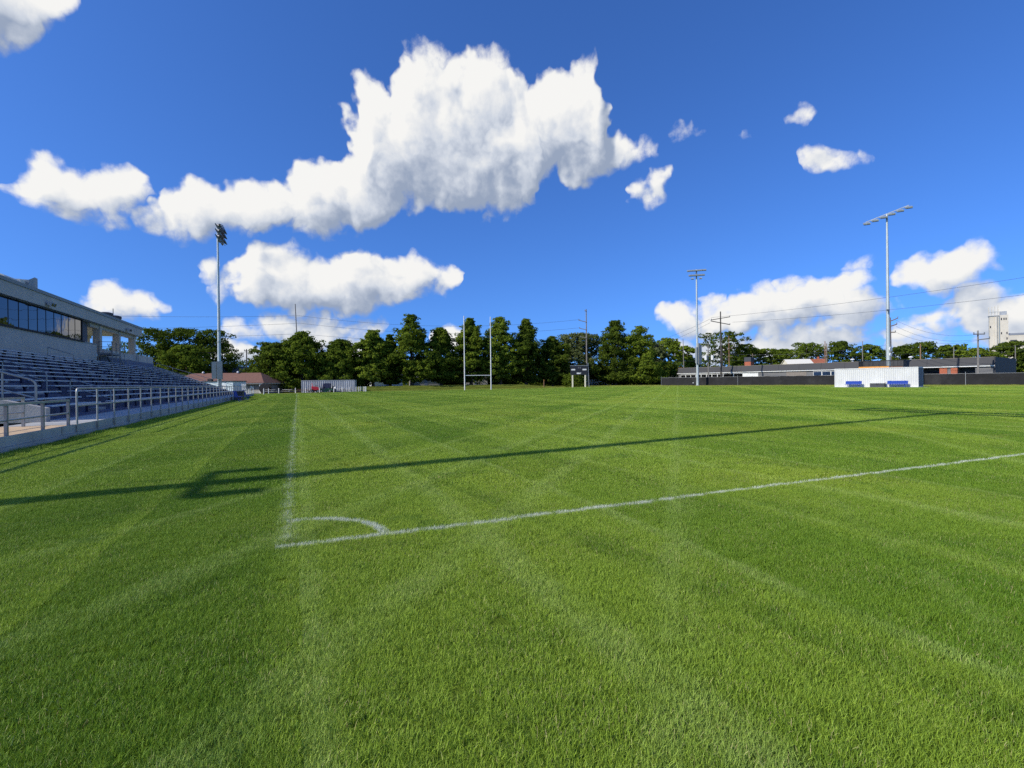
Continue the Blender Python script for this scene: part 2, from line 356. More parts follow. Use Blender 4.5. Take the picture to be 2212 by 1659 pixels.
M_GROUND = turf_mat('turf_soil', False); M_BLADE = turf_mat('grass_blades', True)
M_CONC = mat('concrete_grey', (0.36, 0.36, 0.35), 0.85, var=0.16, scale=1.5, bump=0.25, streak=0.35)
M_WALLC = mat('retaining_wall_concrete', (0.39, 0.39, 0.36), 0.85, var=0.12, scale=1.2, bump=0.3, bscale=20, streak=0.35)
M_TAN = mat('ramp_concrete', (0.50, 0.36, 0.22), 0.85, var=0.14, scale=2.0, bump=0.2, tint=(0.42, 0.31, 0.2))  # warm sunlight on the concrete put into the tan colour
M_STEP = mat('step_concrete', (0.085, 0.100, 0.165), 0.85, var=0.22, scale=2.5, bump=0.25, streak=0.3)
M_PLANK = mat('bench_aluminium', (0.54, 0.58, 0.64), 0.5, 0.25, var=0.12, scale=1.0)
M_NAVY = mat('navy_steel', (0.02, 0.025, 0.07), 0.5, 0.2, var=0.2)
M_GALV = mat('galvanised_pipe', (0.31, 0.325, 0.32), 0.5, 0.35, var=0.1, scale=6.0)
M_GALVD = mat('galvanised_dark', (0.22, 0.24, 0.26), 0.5, 0.5, var=0.12)
M_STUCCO = mat('press_box_stucco', (0.45, 0.43, 0.39), 0.9, var=0.07, scale=0.9, bump=0.12, bscale=14, streak=0.18)
M_STUCCO2 = mat('press_box_cap_paint', (0.27, 0.29, 0.30), 0.85, var=0.06)
M_TANST = mat('column_paint', (0.46, 0.42, 0.36), 0.9, var=0.06, scale=1.0, streak=0.2)
M_DARKW = mat('dark_wall_shade', (0.10, 0.10, 0.12), 0.7, var=0.1)  # shade on the set-back side wall put into a dark colour
M_BLUEW = mat('blue_grey_paint', (0.13, 0.16, 0.24), 0.8, var=0.1)
M_MULL = mat('bronze_mullion', (0.018, 0.02, 0.025), 0.6, 0.1, spec=0.2)
M_GLASS = glass_mat('tinted_glass', (0.085, 0.088, 0.10), 0.02)
M_WIN = glass_mat('window_glass', (0.05, 0.055, 0.07), 0.08)
M_POLE = mat('light_pole_steel', (0.46, 0.51, 0.51), 0.45, 0.35, var=0.08, scale=0.8)
M_LAMP = mat('lamp_housing', (0.07, 0.075, 0.09), 0.4, 0.4)
M_LAMPL = mat('lamp_housing_light', (0.42, 0.46, 0.50), 0.4, 0.4)
M_LENS = mat('lamp_lens', (0.015, 0.017, 0.03), 0.15)
M_WHITE = mat('white_paint', (0.66, 0.67, 0.66), 0.5, var=0.05, scale=1.0, streak=0.12)
M_WHITEC = mat('container_white', (0.60, 0.61, 0.59), 0.5, var=0.05, scale=0.6, streak=0.25)
M_GREYC = mat('container_grey', (0.34, 0.36, 0.39), 0.55, 0.2, var=0.12, scale=0.7, streak=0.35)
M_BLUE = mat('bench_blue_plastic', (0.006, 0.045, 0.30), 0.6, var=0.08, spec=0.15)
M_BLACK = mat('black_metal', (0.018, 0.018, 0.02), 0.5, 0.2)
M_BLACKB = mat('dark_box', (0.045, 0.05, 0.06), 0.6)
M_MESH = mat('windscreen_fabric', (0.013, 0.013, 0.014), 0.85, var=0.35, scale=1.0, bump=0.6, bscale=1.6, tint=(0.03, 0.03, 0.03))
M_WOODP = mat('weathered_pole_wood', (0.20, 0.155, 0.115), 0.9, var=0.2, scale=4.0, streak=0.4)
M_WOODG = mat('grey_pole_wood', (0.20, 0.19, 0.175), 0.9, var=0.2, scale=4.0, streak=0.4)
M_WOODR = mat('reddish_pole_wood', (0.26, 0.15, 0.09), 0.9, var=0.2, scale=4.0, streak=0.3)
M_WIRE = mat('cable', (0.06, 0.065, 0.075), 0.6)
M_BARK = mat('bark', (0.085, 0.065, 0.05), 0.95, var=0.35, scale=3.0, bump=0.6, bscale=10)
M_ROOFB = mat('brown_shingle_paint', (0.17, 0.085, 0.06), 0.9, var=0.14, scale=2.5, bump=0.4)
M_ROOFG = mat('grey_shingle', (0.13, 0.13, 0.135), 0.9, var=0.18, scale=2.5, bump=0.4)
M_ROOFR = mat('red_tile', (0.27, 0.09, 0.05), 0.85, var=0.15, scale=2.0)
M_SIDING = mat('grey_siding', (0.25, 0.235, 0.225), 0.85, var=0.08, scale=1.0)
M_PALEB = mat('pale_blue_wall', (0.58, 0.66, 0.68), 0.8, var=0.06, scale=0.7, streak=0.15)
M_CREAM = mat('cream_siding', (0.66, 0.63, 0.55), 0.8, var=0.06)
M_SCHOOL = mat('school_wall_grey', (0.15, 0.15, 0.155), 0.85, var=0.08, scale=0.5, streak=0.2)
M_FASCIA = mat('school_fascia_charcoal', (0.042, 0.043, 0.048), 0.7, var=0.1, scale=0.5, streak=0.25)
M_BRICK = mat('red_brick', (0.36, 0.11, 0.06), 0.9, var=0.2, scale=5.0, bump=0.3)
M_ORANGE = mat('orange_beam', (0.62, 0.26, 0.04), 0.6)
M_RED = mat('red_enamel', (0.55, 0.03, 0.05), 0.35)
M_GREEN = mat('green_enamel', (0.012, 0.075, 0.045), 0.4)
M_RUBBER = mat('tyre_rubber', (0.02, 0.02, 0.02), 0.85)
M_TABLE = mat('table_board', (0.55, 0.54, 0.50), 0.8, var=0.12)
M_TABLED = mat('table_board_brown', (0.22, 0.14, 0.09), 0.8, var=0.12)
M_SILO = mat('elevator_concrete', (0.54, 0.50, 0.43), 0.9, var=0.08, scale=0.12, streak=0.35)
M_CARD = mat('car_paint_dark', (0.05, 0.055, 0.075), 0.3, 0.3)
M_CARR = mat('car_paint_red', (0.28, 0.03, 0.03), 0.3, 0.2)
M_CHROME = mat('wheel_rim', (0.5, 0.5, 0.5), 0.3, 0.9)
M_SAND = mat('bare_path', (0.50, 0.36, 0.19), 0.95, var=0.2, scale=1.5)
M_ASPH = mat('asphalt', (0.055, 0.055, 0.058), 0.9, var=0.15, scale=2.0)
M_SIGN = mat('scoreboard_face', (0.02, 0.022, 0.028), 0.5)
M_PANEL = mat('electrical_cabinet', (0.27, 0.30, 0.31), 0.5, 0.3, var=0.08)

# ------------------------------------------------------------------ mesh helpers
class MB:
    def __init__(s): s.v = []; s.f = []
    def add(s, vs, fs):
        k = len(s.v); s.v += [tuple(p) for p in vs]; s.f += [tuple(i + k for i in f) for f in fs]; return s
    def box(s, x0, x1, y0, y1, z0, z1):
        return s.add([(x0,y0,z0),(x1,y0,z0),(x1,y1,z0),(x0,y1,z0),(x0,y0,z1),(x1,y0,z1),(x1,y1,z1),(x0,y1,z1)],
              [(0,3,2,1),(4,5,6,7),(0,1,5,4),(1,2,6,5),(2,3,7,6),(3,0,4,7)])
    def obox(s, c, ax, ay, az):
        c, ax, ay, az = map(Vector, (c, ax, ay, az)); vs = []
        for k in (-1, 1):
            for i, j in ((-1,-1),(1,-1),(1,1),(-1,1)): vs.append(c + ax*i + ay*j + az*k)
        return s.add(vs, [(0,3,2,1),(4,5,6,7),(0,1,5,4),(1,2,6,5),(2,3,7,6),(3,0,4,7)])
    def tube(s, pts, r, n=8, cap=True):
        pts = [Vector(p) for p in pts]; rs = r if isinstance(r, (list, tuple)) else [r] * len(pts)
        k0 = len(s.v); up = None
        for i, p in enumerate(pts):
            d = (pts[min(i+1, len(pts)-1)] - pts[max(i-1, 0)]).normalized()
            if up is None: up = Vector((0, 0, 1)) if abs(d.z) < 0.9 else Vector((1, 0, 0))
            a = d.cross(up).normalized(); bb = a.cross(d).normalized(); up = bb
            for j in range(n):
                t = 2 * math.pi * j / n; s.v.append(tuple(p + (a * math.cos(t) + bb * math.sin(t)) * rs[i]))
        for i in range(len(pts) - 1):
            for j in range(n):
                A = k0 + i*n + j; B = k0 + i*n + (j+1) % n; s.f.append((A, A+n, B+n, B))
        if cap:
            s.f.append(tuple(k0 + j for j in range(n))); s.f.append(tuple(k0 + (len(pts)-1)*n + n-1-j for j in range(n)))
        return s
    def prism(s, poly, d):
        """polygon (list of 3d points) swept by vector d"""
        n = len(poly); d = Vector(d); vs = [Vector(p) for p in poly] + [Vector(p) + d for p in poly]
        return s.add(vs, [tuple(range(n-1, -1, -1)), tuple(range(n, 2*n))] + [(i, (i+1) % n, (i+1) % n + n, i + n) for i in range(n)])
    def ball(s, c, r, sx=1, sy=1, sz=1, nu=10, nv=6):
        vs = []; fs = []
        for i in range(nv + 1):
            ph = math.pi * i / nv
            for j in range(nu):
                th = 2 * math.pi * j / nu
                vs.append((c[0] + r*sx*math.sin(ph)*math.cos(th), c[1] + r*sy*math.sin(ph)*math.sin(th), c[2] + r*sz*math.cos(ph)))
        for i in range(nv):
            for j in range(nu): fs.append((i*nu+j, (i+1)*nu+j, (i+1)*nu+(j+1) % nu, i*nu+(j+1) % nu))
        return s.add(vs, fs)
    def mesh(s, name, material, off=None, smooth=False):
        me = bpy.data.meshes.new(name)
        vs = s.v if off is None else [tuple(off @ Vector(p)) for p in s.v]
        me.from_pydata(vs, [], s.f); me.update()
        if material: me.materials.append(material)
        if smooth:
            me.shade_smooth()
            try: me.set_sharp_from_angle(angle=rad(40))
            except Exception: pass
        return me
def link(o, parent=None):
    COL.objects.link(o)
    if parent is not None: o.parent = parent
    return o
def root(name, loc, rz=0.0, label=None, cat=None, group=None, kind=None):
    o = bpy.data.objects.new(name, None); o.empty_display_size = 0.3; COL.objects.link(o)
    o.location = loc; o.rotation_euler = (0, 0, rz); return tag(o, label, cat, group, kind)
def tag(o, label=None, cat=None, group=None, kind=None):
    if label: o['label'] = label
    if cat: o['category'] = cat
    if group: o['group'] = group
    if kind: o['kind'] = kind
    return o
def inv(o): return (Matrix.Translation(o.location) @ Matrix.Rotation(o.rotation_euler[2], 4, 'Z')).inverted()
def part(name, mb, material, parent, world=False, smooth=False, up=None):
    """one mesh part; world=True when the builder holds world coordinates (up: grand parent for sub-parts)"""
    off = None
    if world:
        off = inv(up if up is not None else parent)
    o = bpy.data.objects.new(name, mb.mesh(name, material, off, smooth)); return link(o, parent)
def share(name, me, parent, loc=(0, 0, 0), rz=0.0):
    o = bpy.data.objects.new(name, me); link(o, parent); o.location = loc; o.rotation_euler = (0, 0, rz); return o
def solo(name, mb, material, label, cat, group=None, kind=None, smooth=False):
    """a thing of one mesh, world coordinates in, origin at its base"""
    a = np.array(mb.v); c = Vector(((a[:,0].min()+a[:,0].max())/2, (a[:,1].min()+a[:,1].max())/2, a[:,2].min()))
    o = bpy.data.objects.new(name, mb.mesh(name, material, Matrix.Translation(-c), smooth)); link(o); o.location = c
    return tag(o, label, cat, group, kind)
def copy_tree(o, parent=None):
    c = o.copy(); COL.objects.link(c); c.parent = parent
    for ch in list(o.children): copy_tree(ch, c)
    return c
def bend(pts, r=0.12, n=4):
    """round the inner corners of a pipe path"""
    pts = [Vector(p) for p in pts]; out = [pts[0]]
    for a, b_, c in zip(pts, pts[1:], pts[2:]):
        d0 = (a - b_).normalized(); d1 = (c - b_).normalized()
        for i in range(n + 1):
            t = i / n; out.append((b_ + d0*r) * (1-t)**2 + b_ * 2*t*(1-t) + (b_ + d1*r) * t*t)
    out.append(pts[-1]); return out

# ------------------------------------------------------------------ ground
def sstep(a, b_, x):
    t = np.clip((np.asarray(x, float) - a) / (b_ - a), 0, 1); return t*t*(3-2*t)
def G(x, y):
    """ground height: flat pitch, a slight rise on the far right, a grass bank before the trees"""
    x = np.asarray(x, float); y = np.asarray(y, float)
    dep = x * math.sin(YAW) + y * math.cos(YAW)
    z = 0.30 * sstep(70, 125, dep) * sstep(45, 80, x)
    z = z + 0.95 * sstep(105, 113, y) * (1 - 0.0 * y) * sstep(4, 14, x) * (1 - sstep(50, 64, x))
    z = z + 0.10 * sstep(60, 80, x) * (1 - sstep(60, 90, y))
    z = z - 0.10 * sstep(80, 100, y) * (1 - sstep(0, 14, x))
    return z
def Gz(x, y): return float(G(x, y))
gx = np.concatenate([np.linspace(-900, -60, 15), np.arange(-50, 130, 2.5), np.linspace(135, 1500, 24)])
gy = np.concatenate([np.linspace(-400, -20, 8), np.arange(-10, 150, 2.0), np.linspace(155, 2400, 28)])
XX, YY = np.meshgrid(gx, gy); ZZ = G(XX, YY)
nx, ny = len(gx), len(gy)
me = bpy.data.meshes.new('ground')
idx = np.arange(nx*ny).reshape(ny, nx)
fs = np.stack([idx[:-1,:-1], idx[:-1,1:], idx[1:,1:], idx[1:,:-1]], -1).reshape(-1, 4)
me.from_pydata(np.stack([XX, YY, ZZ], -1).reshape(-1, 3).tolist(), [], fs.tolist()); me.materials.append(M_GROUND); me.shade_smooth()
tag(link(bpy.data.objects.new('ground', me)), kind='structure')

# --- turf: tiles of real blades, four sizes of tile from near to far
def blade_tile(size, n, w, h, lean, segs, seed):
    r = np.random.default_rng(seed)
    bx = r.uniform(-size/2, size/2, n); by = r.uniform(-size/2, size/2, n); az_ = r.uniform(0, 2*math.pi, n)
    L = h * r.uniform(0.55, 1.25, n); W = w * r.uniform(0.7, 1.25, n); ln = lean * r.uniform(0.15, 1.35, n); cv = r.uniform(0.2, 1.0, n)
    fa = az_ + r.normal(0, 0.9, n) + math.pi/2
    dirx, diry = np.cos(az_), np.sin(az_); wx, wy = np.cos(fa), np.sin(fa)
    verts = []; rows = segs + 1
    for k in range(rows):
        t = k / segs
        out = L * (ln * t * (0.55 + 0.45*cv*t)); hz = L * t * np.sqrt(np.clip(1 - (ln*t*0.75)**2, 0.1, 1)); hw = W * 0.5 * (1 - 0.9*t**1.6)
        cx, cy_ = bx + dirx*out, by + diry*out
        verts += [np.stack([cx - wx*hw, cy_ - wy*hw, hz], 1), np.stack([cx + wx*hw, cy_ + wy*hw, hz], 1)]
    V = np.stack(verts, 1).reshape(-1, 3)                       # n blades x 2*rows
    base = (np.arange(n) * 2 * rows)[:, None]
    q = np.concatenate([base + np.array([[2*k, 2*k+1, 2*k+3, 2*k+2]]) for k in range(segs)], 0)
    me = bpy.data.meshes.new('blade_tile'); me.vertices.add(len(V)); me.vertices.foreach_set('co', V.ravel())
    me.loops.add(len(q)*4); me.loops.foreach_set('vertex_index', q.ravel()); me.polygons.add(len(q))
    me.polygons.foreach_set('loop_start', np.arange(len(q))*4)
    me.update(calc_edges=True)
    a = me.attributes.new('rnd', 'FLOAT', 'POINT'); a.data.foreach_set('value', np.repeat(r.uniform(0, 1, n), 2*rows).astype(np.float32))
    me.materials.append(M_BLADE); me.shade_smooth(); return me
def in_view(p, marg):
    d = p[:,0]*math.sin(YAW) + p[:,1]*math.cos(YAW); x = p[:,0]*math.cos(YAW) - p[:,1]*math.sin(YAW)
    return d, np.abs(x) < 1.09*d + marg
WALLX = -5.93
LODS = [  # tile size, pitch, blades, width, height, lean, segments, near, far, variants
    (0.34, 0.25, 2500, 0.0029, 0.035, 0.85, 3, 1.0, 6.5, 6),
    (0.66, 0.50, 3200, 0.0054, 0.035, 0.85, 2, 6.0, 16.0, 5),
    (1.35, 1.00, 2800, 0.015, 0.038, 0.8, 2, 15.0, 46.0, 5),
    (3.3, 2.50, 2800, 0.055, 0.046, 0.7, 1, 44.0, 150.0, 4)]
tile_col = bpy.data.collections.new('grass_tiles')
tiles = []
pts_all, rot_all, idx_all, scl_all = [], [], [], []
k0 = 0
for li, (size, pitch, n, w, h, lean, segs, d0_, d1_, nv) in enumerate(LODS):
    for k in range(nv):
        o = bpy.data.objects.new('grass_tile_%02d' % len(tiles), blade_tile(size, n, w, h, lean, segs, 100*li + k)); tile_col.objects.link(o); tiles.append(o)
    ext = d1_ * 1.5 + 3
    ax = np.arange(-ext if li == 0 else -60, min(ext, 125), pitch); ay = np.arange(-6, min(ext, 150), pitch)
    px_, py_ = np.meshgrid(ax, ay); p = np.stack([px_.ravel(), py_.ravel()], 1) + RNG.uniform(-0.25, 0.25, (px_.size, 2)) * pitch
    d, ok = in_view(p, 1.2 + 0.3*pitch)
    jit = RNG.uniform(-1, 1, len(p))
    ok &= (d > d0_ * (1 + 0.0*jit)) & (d + jit*0.06*d1_ < d1_) & (d > 0.9)
    half = size * 0.5
    ok &= (p[:,0] - half*0.72 > WALLX) | (p[:,1] > 84 + half)
    ok &= ~((p[:,1] > 103.5 - half) & (p[:,0] < 4 + half))
    ok &= (p[:,1] < 124) & (p[:,0] + 0.40*p[:,1] < 137)
    p = p[ok]
    pts_all.append(np.column_stack([p, G(p[:,0], p[:,1]) - 0.004])); rot_all.append(RNG.uniform(0, 2*math.pi, len(p)))
    idx_all.append(RNG.integers(0, nv, len(p)) + k0); scl_all.append(RNG.uniform(0.92, 1.12, len(p))); k0 += nv
# a fringe of longer blades along the foot of the retaining wall, which the mower cannot reach
fr = blade_tile(0.5, 420, 0.006, 0.10, 0.6, 2, 777); o = bpy.data.objects.new('grass_tile_%02d' % len(tiles), fr); tile_col.objects.link(o); tiles.append(o)
fy = np.arange(5.0, 80, 0.33); fx = np.full(len(fy), WALLX + 0.27) + RNG.uniform(-0.01, 0.12, len(fy))
pts_all.append(np.column_stack([fx, fy, G(fx, fy)])); rot_all.append(RNG.integers(0, 4, len(fy)) * (math.pi/2)); idx_all.append(np.full(len(fy), k0)); scl_all.append(RNG.uniform(0.5, 0.95, len(fy)))
PT = np.concatenate(pts_all); ROT = np.concatenate(rot_all); IDX = np.concatenate(idx_all); SCL = np.concatenate(scl_all)
gm = bpy.data.meshes.new('turf_grass'); gm.vertices.add(len(PT)); gm.vertices.foreach_set('co', PT.ravel().astype(np.float32)); gm.update()
for nm, arr, ty in (('rot', ROT, 'FLOAT'), ('scl', SCL, 'FLOAT'), ('idx', IDX, 'INT')):
    a = gm.attributes.new(nm, ty, 'POINT'); a.data.foreach_set('value', arr.astype(np.float32 if ty == 'FLOAT' else np.int32))
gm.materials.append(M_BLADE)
go_ = tag(link(bpy.data.objects.new('turf_grass', gm)), 'short mown green grass of the playing field', 'grass', kind='stuff')
ng = bpy.data.node_groups.new('scatter_turf', 'GeometryNodeTree')
ng.interface.new_socket('Geometry', in_out='INPUT', socket_type='NodeSocketGeometry'); ng.interface.new_socket('Geometry', in_out='OUTPUT', socket_type='NodeSocketGeometry')
b = NB(ng); gi = b.n('NodeGroupInput'); go = b.n('NodeGroupOutput')
m2p = b.n('GeometryNodeMeshToPoints'); ng.links.new(gi.outputs[0], m2p.inputs[0])
ci = b.n('GeometryNodeCollectionInfo'); ci.inputs['Collection'].default_value = tile_col
ci.inputs['Separate Children'].default_value = True; ci.inputs['Reset Children'].default_value = True
iop = b.n('GeometryNodeInstanceOnPoints'); ng.links.new(m2p.outputs[0], iop.inputs['Points']); ng.links.new(ci.outputs[0], iop.inputs['Instance'])
iop.inputs['Pick Instance'].default_value = True
def named(nm, ty):
    q = b.n('GeometryNodeInputNamedAttribute', data_type=ty); q.inputs[0].default_value = nm; return q.outputs[0]
ng.links.new(named('idx', 'INT'), iop.inputs['Instance Index'])
e2 = b.n('FunctionNodeEulerToRotation'); ng.links.new(b.comb(0.0, 0.0, named('rot', 'FLOAT')), e2.inputs[0]); ng.links.new(e2.outputs[0], iop.inputs['Rotation'])
sc_ = named('scl', 'FLOAT'); ng.links.new(b.comb(sc_, sc_, sc_), iop.inputs['Scale'])
ng.links.new(iop.outputs[0], go.inputs[0])
md = go_.modifiers.new('scatter', 'NODES'); md.node_group = ng
# ------------------------------------------------------------------ grandstand
S0, S1, NROW, RUN, RISE, T0, Z0 = 20.1, 73.7, 13, 0.66, 0.243, -7.6, 0.44
def row_t(i): return T0 - RUN * i
def row_z(i): return Z0 + RISE * i
DECK = 0.36
AISLES = (26.9, 43.0, 60.0)
gs = root('grandstand', (-11.5, 46.0, 0.0), 0, 'grey concrete grandstand with rows of aluminium bench planks', 'grandstand')
part('deck', MB().box(-7.6, -5.98, 18.05, 80.0, 0.0, DECK), M_CONC, gs, True)
part('ramp', MB().box(-9.6, -5.98, -8.0, 18.04, 0.0, DECK - 0.004), M_TAN, gs, True)
y = -8.0; k = 0                                           # retaining wall in cast panels with open joints
while y < 80:
    y1 = min(y + 1.57*2, 80.0)
    part('wall_panel', MB().box(-5.977, -5.93 - 0.006*(k % 2), y + 0.008, y1 - 0.008, 0.13, DECK + 0.003), M_WALLC, gs, True)
    y = y1; k += 1
part('footing', MB().box(-5.977, -5.90, -8.0, 80.0, -0.2, 0.125), M_WALLC, gs, True)
for i in range(NROW):
    z1 = row_z(i); zb = 0.0 if i == 0 else row_z(i-1) - 0.05
    part('step', MB().box(row_t(i+1) if i < NROW-1 else -16.6, row_t(i), S0 + 0.01, S1, zb, z1), M_STEP, gs, True)
for a in AISLES:                                          # half-height treads in the aisles
    for i in range(NROW):
        part('aisle_tread', MB().box(row_t(i) + 0.002, row_t(i) + 0.30, a - 0.55, a + 0.55, (row_z(i-1) if i else DECK) + 0.001, row_z(i) - RISE*0.5), M_CONC, gs, True)
cw = MB()                                                 # sloping side wall at the near end
cw.prism([(-7.25, S0, DECK), (-7.25, S0, DECK + 0.44), (-9.4, S0, 1.38), (-16.6, S0, 4.25), (-16.6, S0, DECK)], (0, -0.28, 0))
part('side_wall', cw, mat('side_wall_concrete', (0.40, 0.385, 0.36), 0.9, var=0.15, scale=1.4, bump=0.4, streak=0.35), gs, True)
cw = MB().prism([(-7.5, S1, 0), (-7.5, S1, DECK + 0.15), (-9.4, S1, 1.25), (-16.6, S1, 4.1), (-16.6, S1, 0)], (0, 0.2, 0))
part('side_wall', cw, M_CONC, gs, True)
# bench planks, split at the aisles and at expansion gaps
bounds = [S0 + 0.35] + [q for a in AISLES for q in (a - 0.62, a + 0.62)] + [S1 - 0.2]
seat_spans = []
for s_a, s_b in zip(bounds[0::2], bounds[1::2]):
    n = max(1, round((s_b - s_a) / 5.2)); w = (s_b - s_a) / n
    seat_spans += [(s_a + j*w + 0.03, s_a + (j+1)*w - 0.03) for j in range(n)]
brk = MB(); brk.box(-0.04, 0.04, -0.03, 0.03, 0.0, 0.30); brk.prism([(-0.035, -0.17, 0.349), (-0.035, 0.17, 0.349), (-0.035, 0.05, 0.25), (-0.035, -0.05, 0.25)], (0.07, 0, 0))
brk.box(-0.10, 0.10, -0.05, 0.05, 0.0, 0.015)
brk_me = brk.mesh('bracket', M_NAVY)
brackets = []
for i in range(NROW):
    for s_a, s_b in seat_spans:
        if i == 0 and s_a < 22: s_a += 1.2
        tc = row_t(i) - 0.30
        mb = MB().box(tc - 0.125, tc + 0.125, s_a, s_b, row_z(i) + 0.352, row_z(i) + 0.385)
        mb.box(tc + 0.118, tc + 0.13, s_a + 0.001, s_b - 0.001, row_z(i) + 0.335, row_z(i) + 0.382)
        part('bench_plank', mb, M_PLANK, gs, True)
        nb_ = max(2, round((s_b - s_a) / 1.9)); st = (s_b - s_a) / nb_
        brackets += [(tc, s_a + st*(j + 0.5), row_z(i)) for j in range(nb_)]
brackets.sort(key=lambda q: q[0]*math.sin(YAW) + q[1]*math.cos(YAW))
gl = inv(gs)
for q in brackets[:290]: share('bracket', brk_me, gs, gl @ Vector(q))
rest = MB()
for q in brackets[290:]:
    rest.add([(a+q[0], b_+q[1], c+q[2]) for a, b_, c in brk.v], brk.f)
part('bracket_row', rest, M_NAVY, gs, True)['kind'] = 'stuff'
# backing wall behind the last rows past the press box
part('back_wall', MB().box(-16.9, -16.62, 67.9, S1 + 0.2, 3.0, 5.15), M_STUCCO, gs, True)
part('back_wall', MB().box(-16.618, -16.56, 56.0, S1 + 0.2, 3.4, 4.35), M_BLUEW, gs, True)

# railing along the front of the deck
fr = root('pipe_railing', (-5.95, 46.0, DECK), 0, 'long galvanised pipe railing along the front of the grandstand deck', 'railing')
py_ = [18.04 + 1.57*k for k in range(34)]
post = MB().tube([(0, 0, 0.12), (0, 0, 1.38)], 0.026, 8); post.box(-0.035, 0.028, -0.05, 0.05, 0.10, 0.36)
pm = post.mesh('post', M_GALV, smooth=True); il = inv(fr)
for y in py_[1:-1]: share('post', pm, fr, il @ Vector((-5.905, y, 0)))
part('top_rail', MB().tube(bend([(-5.905, py_[0], 0.10), (-5.905, py_[0], 1.41), (-5.905, py_[-1], 1.41), (-5.905, py_[-1], 0.10)], 0.14), 0.028, 8), M_GALV, fr, True, True)
part('mid_rail', MB().tube([(-5.905, py_[0], 0.90), (-5.905, py_[-1], 0.90)], 0.026, 8), M_GALV, fr, True, True)
# two lower railings beside the ramp
def low_railing(x, ys, top, label):
    r_ = root('ramp_railing', (x, ys[-1], DECK), 0, label, 'railing'); i2 = inv(r_)
    for y in ys: part('post', MB().box(x - 0.03, x + 0.03, y - 0.03, y + 0.03, DECK - 0.01, top - 0.02), M_GALVD if x > -6.5 else M_GALV, r_, True)
    part('top_rail', MB().box(x - 0.032, x + 0.032, ys[0] - 3, ys[-1] + 0.032, top - 0.02, top + 0.035), M_GALV, r_, True)
    part('mid_rail', MB().tube([(x, ys[0] - 3, DECK + (top-DECK)*0.5), (x, ys[-1], DECK + (top-DECK)*0.5)], 0.024, 8), M_GALV, r_, True, True)
low_railing(-5.99, [8.9, 10.8, 12.65, 14.5, 16.2, 17.7], 1.06, 'low square-post ramp railing nearest the grass at the left edge')
low_railing(-7.02, [8.2, 11.4, 14.6, 17.86], 1.15, 'low ramp railing set back in front of the sloping side wall')

# hand rails standing in the aisles
def hand_rail(s_, t_lo, t_hi, label, mid=True, h=0.86):
    def zt(t): return Z0 + max(0, (T0 - t) / RUN) * RISE
    r_ = root('aisle_handrail', (t_lo, s_, zt(t_lo)), 0, label, 'handrail', 'handrails in the grandstand aisles')
    a, b_ = Vector((t_lo, s_, zt(t_lo) - 0.12)), Vector((t_hi, s_, zt(t_hi) - 0.12))
    part('rail_hoop', MB().tube(bend([a, a + Vector((0, 0, h + 0.12)), b_ + Vector((0, 0, h + 0.12)), b_], 0.13), 0.024, 8), M_GALV, r_, True, True)
    if mid: part('mid_rail', MB().tube([a + Vector((0, 0, 0.62)), b_ + Vector((0, 0, 0.62))], 0.019, 6), M_GALV, r_, True, True)
ORD = ('nearest', 'middle', 'farthest'); LEV = ('lowest', 'second lowest', 'second highest', 'highest')
for ai, a in enumerate(AISLES):
    for ri, (t1, t2) in enumerate(((-7.62, -9.02), (-9.8, -11.2), (-12.0, -13.4), (-14.2, -15.6))):
        hand_rail(a, t1, t2, '%s handrail hoop in the %s of the three grandstand aisles' % (LEV[ri], ORD[ai]), mid=ri < 3)
r_ = root('stair_handrail', (-7.75, 20.45, Z0), 0, 'tall two-bar handrail beside the sloping side wall at the stand entrance', 'handrail')
P0, P1 = Vector((-7.72, 20.45, 0.45)), Vector((-10.6, 20.45, 1.45))
part('rail_hoop', MB().tube(bend([P0, P0 + Vector((0, 0, 1.22)), P1 + Vector((0, 0, 1.22)), P1], 0.18, 6), 0.034, 8), M_GALV, r_, True, True)
part('mid_rail', MB().tube([P0 + Vector((0, 0, 0.66)), P1 + Vector((0, 0, 0.66))], 0.028, 8), M_GALV, r_, True, True)
Pm = P0.lerp(P1, 0.28); part('post', MB().tube([Pm, Pm + Vector((0, 0, 1.22))], 0.028, 8), M_GALV, r_, True, True)
# sloping guard rail down the far end of the stand
r_ = root('end_guard_rail', (-12, S1 + 0.1, 2.0), 0, 'sloping guard rail down the far end of the grandstand', 'railing')
ga, gb = Vector((-16.3, S1 + 0.1, row_z(12) + 0.1)), Vector((-7.6, S1 + 0.1, Z0 + 0.05))
part('top_rail', MB().tube([ga + Vector((0, 0, 0.98)), gb + Vector((0, 0, 0.98))], 0.03, 6), M_GALVD, r_, True)
part('mid_rail', MB().tube([ga + Vector((0, 0, 0.5)), gb + Vector((0, 0, 0.5))], 0.025, 6), M_GALVD, r_, True)
for k in range(6):
    p = ga.lerp(gb, k/5); part('post', MB().tube([p, p + Vector((0, 0, 0.98))], 0.028, 6), M_GALVD, r_, True)
# white railing cage at the far end of the deck
r_ = root('white_railing', (-6.6, 77.5, DECK), 0, 'white closely posted railing at the far end of the grandstand deck', 'railing')
for k in range(9):
    y = 74.2 + k*0.72
    part('post', MB().tube([(-6.9, y, 0.3), (-6.9, y, 1.75)], 0.03, 6), M_WHITE, r_, True)
for z in (0.75, 1.25, 1.75): part('rail', MB().tube([(-6.9, 74.2, z), (-6.9, 74.2 + 8*0.72, z)], 0.028, 6), M_WHITE, r_, True)

